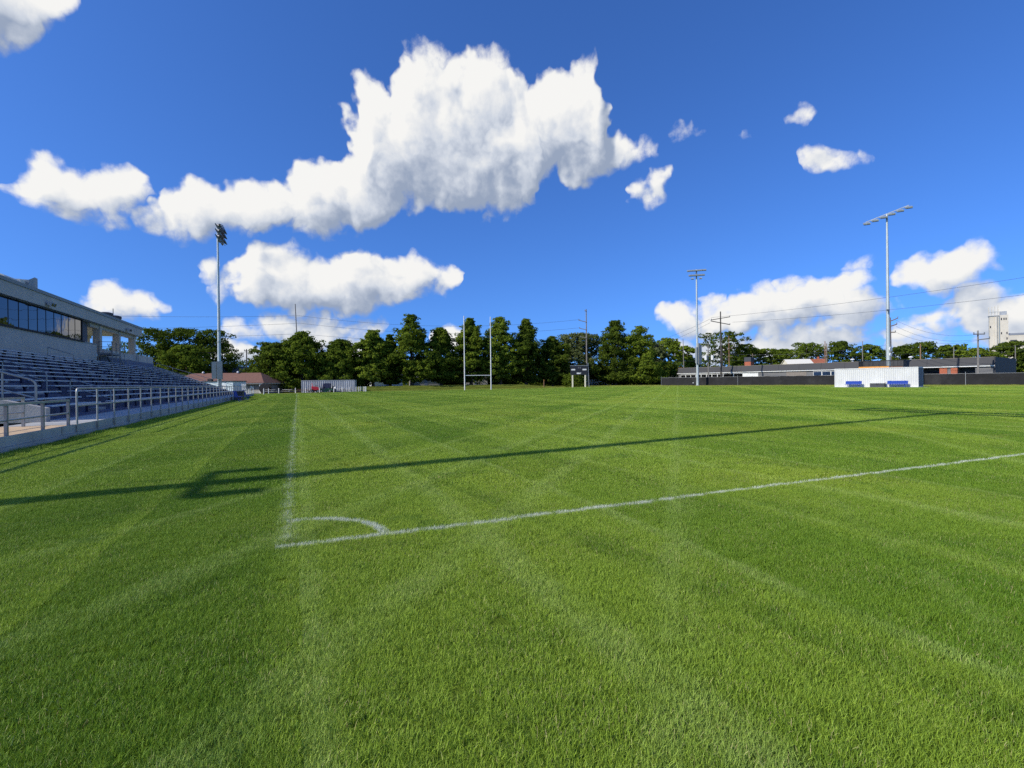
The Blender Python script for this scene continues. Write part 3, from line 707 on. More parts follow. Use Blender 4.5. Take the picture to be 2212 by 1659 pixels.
# ------------------------------------------------------------------ press box
TP, PE, PN = -16.6, 67.8, 20.0
TB = -21.2
pb = root('press_box', (-18.9, 46.0, 3.5), 0, 'grey stucco press box with a band of tinted windows above the seats', 'building')
part('lower_wall', MB().box(TB, TP, PN, 55.2, 0.0, 5.30), M_STUCCO, pb, True)
part('window_sill', MB().box(TP - 0.06, TP + 0.10, PN, 52.2, 5.30, 5.42), M_MULL, pb, True)
part('core_wall', MB().box(TB, TP - 0.10, PN, 52.0, 5.301, 7.20), M_DARKW, pb, True)
y = 51.9; n = 0
while y > PN + 1.3:
    g_ = part('window_pane', MB().box(TP - 0.08, TP - 0.03, y - 1.235, y - 0.018, 5.43, 7.18), M_GLASS, pb, True)
    part('mullion', MB().box(TP - 0.08, TP - 0.012, y - 0.017, y + 0.014, 5.43, 7.18), M_MULL, pb, True)
    y -= 1.25; n += 1
part('mullion', MB().box(TP - 0.07, TP + 0.02, 51.93, 52.05, 5.43, 7.18), M_MULL, pb, True)
part('side_panel', MB().box(TB, TP - 0.25, 52.06, 53.9, 5.301, 7.20), M_DARKW, pb, True)
part('low_cap', MB().box(TP - 0.30, TP + 0.03, 52.3, 55.22, 5.302, 5.40), M_STUCCO2, pb, True)
part('fascia', MB().box(TB - 0.4, TP + 0.34, PN - 0.4, PE, 7.20, 8.04), M_STUCCO, pb, True)
part('roof_cap', MB().box(TB - 0.47, TP + 0.41, PN - 0.47, PE + 0.07, 8.043, 8.27), M_STUCCO2, pb, True)
part('soffit', MB().box(TB, TP - 0.1, 54.0, PE - 0.3, 7.15, 7.197), M_TANST, pb, True)
for x in (TP - 0.28, TB + 0.28):
    for y in (56.3, 61.5, 66.5): part('column', MB().box(x - 0.27, x + 0.27, y - 0.27, y + 0.27, 4.6, 7.149), M_TANST, pb, True)
    part('beam', MB().box(x - 0.2, x + 0.2, 53.95, PE - 0.35, 6.86, 7.148), M_TANST, pb, True)
part('parapet', MB().box(TP - 0.5, TP - 0.02, 56.9, PE - 0.2, 0.0, 5.05), M_STUCCO, pb, True)
part('parapet', MB().box(TB, TB + 0.4, 53.9, PE - 0.2, 0.0, 4.7), M_STUCCO, pb, True)
part('parapet', MB().box(TB + 0.401, TP - 0.501, PE - 0.5, PE - 0.2, 0.0, 4.9), M_STUCCO, pb, True)
part('floor_slab', MB().box(TB + 0.401, TP - 0.501, 55.21, PE - 0.501, 4.1, 4.3), M_CONC, pb, True)
part('access_door', MB().box(TP - 0.019, TP + 0.02, PE - 1.0, PE - 0.3, 3.75, 5.0), M_PANEL, pb, True)
# steel stair and landing up to the loggia
st = root('steel_stair', (-16.3, 56.6, 3.5), 0, 'dark steel stair with a railed landing against the press box wall', 'stair')
part('landing', MB().box(TP + 0.02, TP + 1.1, 55.3, 57.6, 4.45, 4.62), M_GALVD, st, True)
for x, y in ((TP + 1.06, 55.35), (TP + 1.06, 56.45), (TP + 1.06, 57.55), (TP + 0.06, 55.35)):
    part('post', MB().box(x - 0.03, x + 0.03, y - 0.03, y + 0.03, 3.6, 5.65), M_GALVD, st, True)
for z in (5.15, 5.62):
    part('rail', MB().tube([(TP + 0.06, 55.35, z), (TP + 1.06, 55.35, z), (TP + 1.06, 57.55, z)], 0.025, 6), M_GALVD, st, True)
for k in range(5): part('tread', MB().box(TP + 0.1, TP + 1.0, 57.65 + 0.26*k, 57.9 + 0.26*k, 4.44 - 0.18*k, 4.48 - 0.18*k), M_GALVD, st, True)
for x in (TP + 0.1, TP + 1.02):
    part('stringer', MB().prism([(x, 57.6, 4.45), (x, 59.0, 3.5), (x, 59.0, 3.35), (x, 57.6, 4.28)], (0.03, 0, 0)), M_GALVD, st, True)
    part('rail', MB().tube([(x, 57.58, 5.60), (x, 58.9, 4.62), (x, 58.9, 3.6)], 0.025, 6), M_GALVD, st, True)
# flood lamps on the fascia
def wall_flood(y, label):
    r_ = root('twin_floodlight', (TP + 0.36, y, 7.35), 0, label, 'floodlight')
    part('bracket', MB().box(TP + 0.341, TP + 0.44, y - 0.15, y + 0.15, 7.42, 7.50), M_GALV, r_, True)
    for d in (-0.2, 0.2):
        part('lamp', MB().obox((TP + 0.58, y + d, 7.44), (0.12, 0, -0.06), (0, 0.13, 0), (0.05, 0, 0.12)), M_LAMPL, r_, True)
        part('lens', MB().obox((TP + 0.705, y + d, 7.38), (0.008, 0, -0.004), (0, 0.11, 0), (0.04, 0, 0.10)), M_LENS, r_, True)
wall_flood(44.9, 'twin flood lamp on the press box fascia above the windows')
wall_flood(62.3, 'twin flood lamp on the press box fascia above the open columns')
# roof top equipment
r_ = root('rooftop_air_handler', (-18.6, 46.6, 8.27), 0, 'pale rooftop air handler with a hooded outlet on the press box roof', 'air handler')
part('drum', MB().tube([(-18.6, 44.2, 8.85), (-18.6, 45.9, 8.85)], 0.5, 12), M_CREAM, r_, True, True)
part('casing', MB().box(-19.1, -18.1, 45.9, 46.6, 8.30, 9.3), M_CREAM, r_, True)
part('hood', MB().prism([(-19.3, 46.6, 8.35), (-17.9, 46.6, 8.35), (-17.8, 47.2, 8.3), (-17.8, 47.2, 9.7), (-17.9, 46.6, 9.4), (-19.3, 46.6, 9.4)], (-0.02, 0.5, 0)), M_PANEL, r_, True)
part('curb', MB().box(-19.2, -18.0, 44.4, 46.6, 8.265, 8.42), M_PANEL, r_, True)
for y, lab in ((51.2, 'low flat roof vent on the press box, nearer the air handler'), (55.4, 'low flat roof vent on the press box, farther from the air handler')):
    r_ = root('roof_vent', (-18.3, y, 8.27), 0, lab, 'vent')
    part('vent_base', MB().box(-18.7, -17.9, y - 0.4, y + 0.4, 8.265, 8.5), M_PANEL, r_, True); part('vent_cap', MB().box(-18.85, -17.75, y - 0.55, y + 0.55, 8.5, 8.62), M_PANEL, r_, True)
for y, lab in ((63.2, 'dark mushroom fan on the press box roof left of the antenna'), (65.8, 'dark mushroom fan with a brown base on the press box roof end')):
    r_ = root('roof_fan', (-18.2, y, 8.27), 0, lab, 'fan')
    part('fan_base', MB().box(-18.5, -17.9, y - 0.3, y + 0.3, 8.265, 8.85), M_WOODR if y > 65 else M_PANEL, r_, True)
    part('fan_cap', MB().tube([(-18.2, y, 8.85), (-18.2, y, 8.95), (-18.2, y, 9.2), (-18.2, y, 9.3)], [0.3, 0.62, 0.62, 0.35], 12), M_BLACKB, r_, True, True)
r_ = root('roof_antenna', (-18.0, 64.6, 8.27), 0, 'short thin antenna mast on the press box roof', 'antenna')
part('mast', MB().tube([(-18, 64.6, 8.26), (-18, 64.6, 9.9)], 0.035, 6), M_BLACK, r_, True); part('base_plate', MB().box(-18.2, -17.8, 64.4, 64.8, 8.268, 8.30), M_PANEL, r_, True)

# ------------------------------------------------------------------ tall light poles
def lamp_head(parent, c, aim, size=0.42, light=False):
    aim = Vector(aim).normalized(); side = aim.cross(Vector((0, 0, 1))).normalized(); up = side.cross(aim)
    h = MB().tube([Vector(c) - aim*0.12, Vector(c), Vector(c) + aim*size*0.55], [size*0.25, size*0.42, size*0.62], 10)
    h.obox(Vector(c) + aim*size*0.9 + up*size*0.55, aim*size*0.55, side*size*0.6, up*0.02)
    o = part('lamp_head', h, M_LAMPL if light else M_LAMP, parent, True, True)
    part('lens', MB().tube([Vector(c) + aim*size*0.551, Vector(c) + aim*size*0.57], size*0.56, 10), M_LENS, o, True, up=parent)
def led_head(parent, c, along, aim):
    along = Vector(along).normalized(); aim = Vector(aim).normalized(); up = along.cross(aim).normalized()
    if up.z < 0: up = -up
    o = part('lamp_head', MB().obox(c, along*0.44, aim*0.46, up*0.11), M_LAMPL, parent, True)
    part('lens', MB().obox(Vector(c) - up*0.16 + aim*0.05, along*0.42, aim*0.40, up*0.049), M_LENS, o, True, up=parent)
def light_pole(x, y, H, label, rb=0.30, rt=0.13):
    r_ = root('light_pole', (x, y, Gz(x, y)), 0, label, 'light pole', 'tall field light poles')
    z = Gz(x, y)
    part('pole', MB().tube([(x, y, z - 0.1), (x, y, z + H*0.33), (x, y, z + H*0.66), (x, y, z + H)], [rb, rb*0.8, (rb + rt)/2*0.85, rt], 14), M_POLE, r_, True, True)
    part('base_plate', MB().tube([(x, y, z - 0.02), (x, y, z + 0.08)], rb + 0.14, 12), M_CONC, r_, True)
    return r_, z
# left pole beyond the end of the grandstand, lamps seen end-on
xl, yl = xy(474.5, 78.0)
r_, z = light_pole(xl, yl, 27.2, 'tall steel light pole beyond the grandstand with dark lamps seen end-on')
for zz in (25.4, 26.3, 27.1):
    part('crossarm', MB().box(xl - 0.06, xl + 0.06, yl - 2.4, yl + 2.4, z + zz - 0.06, z + zz + 0.06), M_GALVD, r_, True)
for k, zz in enumerate((25.2, 26.1, 26.9)):
    for j in range(6):
        yy = yl - 2.2 + 0.88*j
        lamp_head(r_, (xl + 0.30, yy, z + zz + 0.05), (0.86, 0.06*(j - 2.5), -0.42), 0.5)
for k in range(3): part('strut', MB().tube([(xl, yl + 1.4*(k-1), z + 25.4), (xl + 0.9, yl + 1.4*(k-1), z + 24.7)], 0.04, 6), M_GALV, r_, True)
cab = part('cabinet', MB().box(xl - 0.95, xl - 0.32, yl - 1.0, yl - 0.3, z + 2.7, z + 5.4), M_PANEL, r_, True)
part('cabinet', MB().box(xl - 0.24, xl + 0.5, yl - 1.05, yl - 0.35, z + 2.6, z + 5.5), M_PANEL, r_, True)
part('conduit', MB().tube([(xl - 0.1, yl - 0.36, z), (xl - 0.1, yl - 0.36, z + 2.6)], 0.05, 6), M_GALVD, r_, True)
for zz in (8.6, 10.4): part('band', MB().tube([(xl, yl, z + zz), (xl, yl, z + zz + 0.14)], 0.30, 12), M_GALV, r_, True)
# near pole, left of the camera: only its shadow crosses the pitch
xn, yn = -11.6, 7.25
r_, z = light_pole(xn, yn, 27.0, 'tall light pole beside the near end of the grandstand with two horn speakers', 0.27, 0.15)
for zz in (25.9, 26.8): part('crossarm', MB().box(xn - 0.07, xn + 0.07, yn - 3.4, yn + 3.4, z + zz - 0.07, z + zz + 0.07), M_GALVD, r_, True)
for zz in (25.9, 26.8):
    for j in range(7): led_head(r_, (xn + 0.3, yn - 3.2 + 1.05*j, z + zz - 0.2), (0, 1, 0), (0.9, 0, -0.42))
part('speaker_arm', MB().box(xn - 0.05, xn + 0.05, yn - 1.0, yn + 1.0, z + 7.64, z + 7.739), M_GALV, r_, True)
for d in (-0.92, 0.92):
    part('speaker', MB().prism([(xn - 0.08, yn + d - 0.17, z + 7.74), (xn + 0.12, yn + d - 0.17, z + 7.70), (xn + 0.16, yn + d - 0.17, z + 8.22), (xn - 0.08, yn + d - 0.17, z + 8.18)], (0, 0.34, 0)), M_PANEL, r_, True)
# middle pole in front of the windscreen fence: two rows of lamps
xm, ym = xy(1507.0, 112.0)
r_, z = light_pole(xm, ym, 27.0, 'tall light pole standing in front of the black fence with two rows of lamps', 0.32, 0.15)
ea = Vector((math.cos(rad(-38)), math.sin(rad(-38)), 0)); fa = Vector((-0.62, -0.75, -0.35))
for zz, n_, hw in ((26.9, 5, 1.65), (25.8, 4, 1.3)):
    part('crossarm', MB().obox((xm, ym, z + zz), ea*hw, Vector((-ea.y, ea.x, 0))*0.06, (0, 0, 0.06)), M_GALVD, r_, True)
    for j in range(n_): led_head(r_, Vector((xm, ym, z + zz - 0.15)) + ea*(-hw + 2*hw*j/(n_ - 1)) + Vector((-0.2, -0.25, 0)), ea, fa)
for d in (-0.9, 0.9): part('floodlamp', MB().obox(Vector((xm, ym, z + 24.9)) + ea*d, ea*0.28, Vector((-0.3, -0.3, 0)), (0, 0, 0.12)), M_LAMPL, r_, True)
part('cabinet', MB().box(xm - 0.75, xm - 0.38, ym - 0.6, ym - 0.1, z + 5.2, z + 8.9), M_PANEL, r_, True)
part('cabinet', MB().box(xm + 0.36, xm + 0.75, ym - 0.6, ym - 0.1, z + 5.2, z + 9.4), M_PANEL, r_, True)
part('cabinet', MB().box(xm - 0.30, xm + 0.30, ym - 0.72, ym - 0.33, z + 4.9, z + 9.8), M_GALV, r_, True)
# right pole behind the white container: one long row of lamps
xr, yr = xy(1919.5, 80.0)
r_, z = light_pole(xr, yr, 28.6, 'tallest light pole behind the white container with one long row of lamps', 0.34, 0.13)
ea = Vector((math.cos(rad(-50)), math.sin(rad(-50)), 0)); fa = Vector((-0.7, -0.6, -0.38))
part('crossarm', MB().obox((xr, yr, z + 28.6), ea*2.9 + Vector((0, 0, 0.95)), Vector((-ea.y, ea.x, 0))*0.07, (0, 0, 0.07)), M_LAMPL, r_, True)
for j in range(6): led_head(r_, Vector((xr, yr, z + 28.35 + (-0.9 + j*0.36))) + ea*(-2.8 + 5.6*j/5) + Vector((-0.25, -0.2, -0.1)), ea, fa)
part('camera_mount', MB().box(xr - 0.85, xr - 0.2, yr - 0.35, yr - 0.15, z + 12.4, z + 12.7), M_GALVD, r_, True)
for zz in (5.2, 6.1): part('dish', MB().tube([(xr - 0.1, yr - 0.48, z + zz), (xr - 0.1, yr - 0.34, z + zz)], 0.4 if zz > 6 else 0.3, 12), M_WHITE, r_, True)
part('cabinet', MB().box(xr + 0.30, xr + 0.75, yr - 0.5, yr - 0.05, z + 0.3, z + 3.4), M_PANEL, r_, True)

# ------------------------------------------------------------------ goal posts
ga, gb = at(1004, 842.5, 99.7), at(1061, 841.0, 101.5)
gd = (Vector((gb.x, gb.y, 0)) - Vector((ga.x, ga.y, 0))).normalized()
gr = root('goal_posts', (ga.x, ga.y, 0), 0, 'white H-shaped rugby goal posts with a crossbar at the far end of the pitch', 'goal')
ends = [Vector((ga.x, ga.y, Gz(ga.x, ga.y))), Vector((gb.x, gb.y, Gz(gb.x, gb.y)))]
for e_ in ends: part('upright', MB().tube([e_ - Vector((0, 0, 0.1)), e_ + Vector((0, 0, 3.2)), e_ + Vector((0, 0, 15.4))], [0.12, 0.115, 0.085], 10), M_WHITE, gr, True, True)
part('crossbar', MB().tube([ends[0] + Vector((0, 0, 3.05)), ends[1] + Vector((0, 0, 3.05))], 0.075, 8), M_WHITE, gr, True, True)
# ------------------------------------------------------------------ trees
L_DARK = leaf_mat('leaf_dark', (0.022, 0.046, 0.008), (0.105, 0.140, 0.018), 0.25)
L_MID = leaf_mat('leaf_mid', (0.028, 0.058, 0.009), (0.155, 0.205, 0.022), 0.3)
L_LIGHT = leaf_mat('leaf_light', (0.045, 0.085, 0.010), (0.210, 0.265, 0.030), 0.3)
L_GREY = leaf_mat('leaf_greygreen', (0.038, 0.060, 0.022), (0.17, 0.19, 0.07), 0.25)
def profile(kind, f):
    if kind == 'cypress': return np.clip((f - 0.04) / 0.12, 0, 1) * (1 - np.clip((f - 0.12) / 0.88, 0, 1)**1.9)**0.85
    if kind == 'cone': return np.clip((f - 0.03) / 0.10, 0, 1) * (1 - f)**0.72 * 1.08
    if kind == 'shrub': return np.sqrt(np.clip(1 - ((f - 0.42) / 0.60)**2, 0, 1))
    if kind == 'low': return np.sqrt(np.clip(1 - ((f - 0.48) / 0.54)**2, 0, 1))
    return np.sqrt(np.clip(1 - ((f - 0.56) / 0.46)**2, 0, 1))       # round
def make_crown(H, R, kind, seed, leaves, leaf, zlo):
    r = np.random.default_rng(seed)
    nc = int(60 + leaves / 120)
    f = np.clip(zlo + (1 - zlo) * r.uniform(0, 1, nc)**(1.0 if kind != 'cone' else 1.25), 0, 0.985)
    az_ = r.uniform(0, 2*math.pi, nc); ph = r.uniform(0, 6.28, 4)
    lob = 1 + 0.24*np.sin(2*az_ + ph[0] + 4*f) + 0.18*np.sin(3*az_ + ph[1] - 7*f) + 0.14*np.sin(13*f + ph[2]) + r.normal(0, 0.10, nc)
    pr = profile(kind, f) * R * lob
    q = np.sqrt(r.uniform(0.16, 1.0, nc))
    cx, cyy, cz = np.cos(az_)*pr*q, np.sin(az_)*pr*q, f*H
    cr_ = (0.55 + 0.65*r.uniform(0, 1, nc)**1.5) * (R / 4.6)**0.6 * np.clip(0.5 + pr / R, 0.45, 1.1)
    # each bough splits into a few tufts
    sub = 4; o3 = r.normal(0, 1, (nc, sub, 3)) * np.array([0.75, 0.75, 0.38]) * cr_[:, None, None]
    cx, cyy, cz = [(c[:, None] + o3[:, :, i]).ravel() for i, c in enumerate((cx, cyy, cz))]
    cz = np.clip(cz, 0.06*H, 0.985*H); cr_ = np.repeat(cr_, sub) * r.uniform(0.42, 0.85, nc*sub); nc *= sub
    w = cr_**2; w /= w.sum(); ci_ = r.choice(nc, leaves, p=w)
    d = r.normal(0, 1, (leaves, 3)); d /= np.linalg.norm(d, axis=1)[:, None]
    rad_ = cr_[ci_] * r.uniform(0.35, 1.0, leaves)**0.6
    P = np.stack([cx[ci_], cyy[ci_], cz[ci_]], 1) + d * rad_[:, None] * np.array([1.25, 1.25, 0.72])
    P[:, 2] = np.clip(P[:, 2], 0.05*H, H*1.03)
    outw = np.stack([P[:,0], P[:,1], np.zeros(leaves)], 1); outw /= (np.linalg.norm(outw, axis=1)[:, None] + 1e-6)
    N = d*0.9 + outw*0.35 + np.array([0, 0, 0.45]) + r.normal(0, 0.45, (leaves, 3)); N /= np.linalg.norm(N, axis=1)[:, None]
    A = np.cross(N, r.normal(0, 1, (leaves, 3))); A /= np.linalg.norm(A, axis=1)[:, None]; B = np.cross(N, A)
    sz = leaf * r.uniform(0.55, 1.25, leaves)[:, None]
    V = np.stack([P - A*sz*0.5, P + B*sz*0.36, P + A*sz*0.5, P - B*sz*0.36], 1).reshape(-1, 3)
    rn = np.clip(0.5*r.uniform(0, 1, leaves) + 0.5*r.uniform(0, 1, nc)[ci_], 0, 1)
    return V, rn, np.stack([cx, cyy, cz], 1)
def leaf_mesh(V, rn, material):
    n = len(rn); me = bpy.data.meshes.new('crown'); me.vertices.add(4*n); me.vertices.foreach_set('co', V.ravel().astype(np.float32))
    me.loops.add(4*n); me.loops.foreach_set('vertex_index', np.arange(4*n)); me.polygons.add(n); me.polygons.foreach_set('loop_start', np.arange(n)*4)
    me.update(calc_edges=True)
    a = me.attributes.new('rnd', 'FLOAT', 'POINT'); a.data.foreach_set('value', np.repeat(rn, 4).astype(np.float32)); me.materials.append(material); return me
TSEED = [500]
def tree(name, label, u, Z, top_v, hw, kind, material, leaves=6500, leaf=0.36, group=None, zlo=None, base=None, cat='tree', dz=0.0):
    TSEED[0] += 1; r = random.Random(TSEED[0])
    x, y = xy(u, Z); z = Gz(x, y) - 0.05 + dz; H = zat(u, top_v, Z) - z; R = hw * 1.20 * Z / FPX
    o = root(name, (x, y, z), r.uniform(0, 6.28), label, cat, group)
    zl = zlo if zlo is not None else {'cypress': 0.07, 'cone': 0.06, 'shrub': 0.04, 'low': 0.06}.get(kind, 0.16)
    V, rn, C = make_crown(H, R, kind, TSEED[0], leaves, leaf, zl)
    mb = MB(); tr = 0.022*H + 0.06
    if kind != 'shrub':
        bx_, by_ = r.uniform(-.3, .3), r.uniform(-.3, .3)
        mb.tube([(0, 0, -0.1), (0, 0, 0.02*H), (bx_*.4, by_*.4, H*0.35), (bx_, by_, H*0.68), (bx_*1.2, by_*1.2, H*0.93)], [tr*1.5, tr*1.05, tr*0.78, tr*0.4, 0.03], 9)
        for k in range(18):
            c = C[r.randrange(len(C))]; c = Vector(c); h0 = max(0.06*H, c.z - 0.16*H*r.uniform(0.3, 1.1))
            if c.z < 0.1*H: continue
            t0 = Vector((bx_*h0/H, by_*h0/H, h0)); mdl = t0.lerp(c, 0.5) + Vector((0, 0, 0.03*H*r.uniform(-0.2, 0.8)))
            mb.tube([t0, mdl, c], [tr*0.34*(1 - 0.6*h0/H), tr*0.2, 0.025], 5)
        part('trunk', mb, M_BARK, o, smooth=True)
    else:
        for k in range(7):
            c = Vector(C[r.randrange(len(C))]); mb.tube([(r.uniform(-.1, .1), r.uniform(-.1, .1), -0.05), c*0.5 + Vector((0, 0, 0.1)), c], [0.05, 0.035, 0.012], 5)
        part('stem', mb, M_BARK, o, smooth=True)
    link(bpy.data.objects.new('crown', leaf_mesh(V, rn, material)), o)
    return o
def ztree(s_row, u): 
    k = (u - CU) / FPX; return s_row / (math.cos(YAW) - k*math.sin(YAW))
GT = 'trees along the far end of the pitch'
ROW = [  # name, label, u, row distance, top, half width, kind, material
 ('tree', 'dark rounded tree at the left end of the far tree row', 586, 122, 741, 30, 'round', L_DARK, 0.08),
 ('cypress_tree', 'layered tree behind the left part of the grey container with a utility pole above it', 653, 119, 717, 45, 'cypress', L_MID, None),
 ('cypress_tree', 'broad tree directly behind the right part of the grey container', 735, 119, 734, 43, 'cypress', L_MID, None),
 ('tree', 'paler leafy tree just right of the grey container', 806, 118, 713, 31, 'cypress', L_LIGHT, 0.14),
 ('conical_tree', 'slim dark tree squeezed against the tallest tree on its left', 843, 121, 722, 20, 'cone', L_MID, None),
 ('cypress_tree', 'tallest dense tree left of the goal posts', 890, 117, 679, 39, 'cypress', L_MID, None),
 ('cypress_tree', 'shorter bushy tree between the tallest tree and the goal posts', 953, 118, 707, 30, 'cypress', L_MID, 0.1),
 ('cypress_tree', 'tall tree framed between the two goal uprights', 1018, 118, 687, 32, 'cypress', L_MID, None),
 ('cypress_tree', 'wide open-branched tree just right of the goal posts', 1081, 118, 684, 37, 'cypress', L_LIGHT, 0.09),
 ('conical_tree', 'tall narrow dark tree second right of the goal posts', 1137, 119, 688, 26, 'cypress', L_DARK, None),
 ('cypress_tree', 'dark mid-height tree left of the scoreboard', 1194, 119, 726, 29, 'cypress', L_DARK, None),
 ('willow_tree', 'grey-green feathery tree behind the scoreboard', 1251, 126, 722, 36, 'round', L_GREY, 0.08),
 ('cypress_tree', 'tall dark rounded tree right of the scoreboard', 1330, 119, 692, 38, 'cypress', L_DARK, None),
 ('conical_tree', 'light green pointed tree at the left end of the black fence', 1384, 116, 704, 43, 'cone', L_LIGHT, None)]
for nm, lab, u, srow, tv, hw, kd, mt, zl in ROW:
    tree(nm, lab, u, ztree(srow, u), tv, hw, kd, mt, leaves=27000, leaf=0.48, group=GT, zlo=zl)
GL = 'trees behind the grandstand'
for lab, u, Z, tv, hw, kd, mt in (
 ('large dark tree right against the end of the press box', 345, 118, 711, 44, 'low', L_DARK),
 ('large dark tree in the middle of the clump behind the grandstand', 410, 122, 711, 44, 'low', L_DARK),
 ('darkest tree behind the left light pole', 458, 124, 713, 40, 'low', L_DARK),
 ('lighter green lower tree in front of the dark clump', 402, 114, 748, 40, 'low', L_MID)):
    tree('tree', lab, u, Z, tv, hw, kd, mt, leaves=15000, leaf=0.48, group=GL, dz=-0.5)
tree('tree', 'sparse tree seen through the press box columns', 268, 112, 738, 20, 'round', L_MID, 2600, 0.4, dz=-0.5)
tree('tree', 'small far tree right of the left light pole', 520, 150, 778, 24, 'round', L_DARK, 3000, 0.5, zlo=0.05)
tree('shrub', 'bright green bushy shrub beside the brown roofed building', 567, 112, 792, 20, 'shrub', L_LIGHT, 3000, 0.34, cat='shrub')
tree('shrub', 'green shrub at the right end of the grey container', 773, 112, 812, 8, 'shrub', L_MID, 1400, 0.3, cat='shrub')
tree('shrub', 'small shrub below the paler tree right of the grey container', 790, 117, 815, 9, 'shrub', L_DARK, 1400, 0.3, cat='shrub')
tree('shrub', 'round clipped bush behind the scoreboard legs', 1239, 121, 806, 18, 'shrub', L_MID, 3200, 0.28, cat='shrub')
GB = 'tree line beyond the school'
BACK = [('pale tree left of the middle light pole, topmost above the houses', 1444, 186, 730, 27, L_LIGHT), ('loose tree beside the guyed utility pole', 1415, 178, 742, 22, L_GREY), ('yellowish tree just left of the middle light pole', 1484, 196, 748, 20, L_LIGHT),
 ('biggest dark tree behind the H-frame utility pole', 1560, 200, 717, 44, L_DARK), ('dark tree at the right foot of the biggest dark tree', 1612, 205, 744, 26, L_DARK),
 ('low tree behind the brick chimney', 1652, 210, 754, 25, L_MID), ('tree left of the far red roofed house', 1690, 215, 755, 24, L_MID),
 ('broad tree above the far red roofed house', 1742, 205, 741, 37, L_MID), ('rounded tree left of the right light pole, nearer the house', 1822, 200, 736, 28, L_DARK),
 ('low tree immediately left of the right light pole', 1880, 200, 745, 29, L_MID), ('tree immediately right of the right light pole', 1948, 200, 748, 25, L_DARK),
 ('tallest tree right of the right light pole', 1997, 200, 739, 36, L_DARK), ('pale tree midway between right light pole and grain tower', 2058, 196, 744, 22, L_MID),
 ('yellowish low tree left of the grain tower', 2112, 190, 752, 33, L_LIGHT), ('tree in front of the grain tower at the right edge', 2178, 190, 740, 33, L_DARK), ('last tree cut by the right edge of the view', 2240, 188, 750, 32, L_MID)]
for lab, u, Z, tv, hw, mt in BACK: tree('tree', lab, u, Z, tv, hw, 'low', mt, 9000, 0.75, GB, 0.03)
GD = 'dark trees in the gaps behind the far tree row'
for k, (u, tv, hw, lab) in enumerate(((700, 790, 40, 'low dark tree filling the gap above the grey container'), (775, 785, 34, 'low dark tree behind the white house'), (925, 775, 34, 'low dark tree left of the goal posts in the second row'),
     (985, 785, 34, 'low dark tree behind the left goal upright'), (1050, 780, 34, 'low dark tree behind the right goal upright'), (1165, 780, 34, 'low dark tree in the gap right of the goal posts'), (1290, 790, 36, 'low dark tree behind the utility pole by the scoreboard'), (1420, 785, 36, 'low dark tree behind the left end of the black fence'))):
    tree('tree', lab, u, 160, tv, hw*1.6, 'low', L_DARK, 12000, 0.75, GD, 0.0)

# far wood beyond the houses that closes the horizon as one mass
r = np.random.default_rng(77); n = 60000
uu = r.uniform(-300, 2500, n); ZZ_ = r.uniform(235, 275, n); ridge = 5.5 + 1.6*np.sin(uu*0.021) + 1.2*np.sin(uu*0.057 + 1) + 0.9*np.sin(uu*0.13 + 2)
px_ = np.array([xy(a, c) for a, c in zip(uu, ZZ_)]); hz = ridge*np.sqrt(r.uniform(0.0, 1, n))*r.uniform(0.75, 1.08, n)
P = np.column_stack([px_, hz]); N = r.normal(0, 1, (n, 3)) + np.array([-0.3, -0.5, 0.6]); N /= np.linalg.norm(N, axis=1)[:, None]
A = np.cross(N, r.normal(0, 1, (n, 3))); A /= np.linalg.norm(A, axis=1)[:, None]; B = np.cross(N, A); sz = r.uniform(0.9, 1.9, n)[:, None]
V = np.stack([P - A*sz*0.5, P + B*sz*0.4, P + A*sz*0.5, P - B*sz*0.4], 1).reshape(-1, 3)
tag(link(bpy.data.objects.new('distant_wood', leaf_mesh(V, r.uniform(0, 1, n), L_DARK))), 'distant dark wood along the horizon', 'wood', kind='stuff')

# ------------------------------------------------------------------ far buildings
def house(u, Z, w, d, eave, ridge, rz, wallm, roofm, label, wins=((0.25, 0.9), (0.7, 0.9)), door=0.48, dz=0.0, chimney=None):
    x, y = xy(u, Z); z = Gz(x, y) + dz
    o = root('house', (x, y, z), rz, label, 'house')
    part('wall', MB().box(-w/2, w/2, -d/2, d/2, 0, eave), wallm, o)
    g = MB().prism([(-w/2, -d/2, eave), (-w/2, d/2, eave), (-w/2, 0, ridge - 0.12)], (w, 0, 0)); part('gable', g, wallm, o)
    rf = MB()
    for s_ in (-1, 1):
        rf.prism([(-w/2 - 0.4, s_*(d/2 + 0.45), eave - 0.15), (-w/2 - 0.4, 0, ridge), (-w/2 - 0.4, 0, ridge + 0.14), (-w/2 - 0.4, s_*(d/2 + 0.45), eave)], (w + 0.8, 0, 0))
    r2 = part('roof', rf, roofm, o)
    if chimney is not None: part('chimney', MB().box(chimney*w - 0.35, chimney*w + 0.35, -0.35, 0.35, ridge - 0.9, ridge + 1.0), M_BRICK, r2)
    for fx, zz in wins:
        q = part('window', MB().box(-w/2 + fx*w - 0.6, -w/2 + fx*w + 0.6, -d/2 - 0.06, -d/2 - 0.003, zz, zz + 1.3), M_WHITE, o)
        part('pane', MB().box(-w/2 + fx*w - 0.5, -w/2 + fx*w + 0.5, -d/2 - 0.075, -d/2 - 0.062, zz + 0.1, zz + 1.2), M_WIN, q)
    if door: part('door', MB().box(-w/2 + door*w - 0.5, -w/2 + door*w + 0.5, -d/2 - 0.05, -d/2 - 0.004, 0, 2.1), M_BLUEW, o)
    return o
house(826, 142, 9, 8, 3.0, 6.2, 0.25, M_WHITE, M_ROOFG, 'white house with a grey roof glimpsed under the paler tree')
house(918, 150, 9, 7, 2.4, 4.4, -0.1, M_SIDING, M_ROOFG, 'grey house glimpsed under the tallest tree')
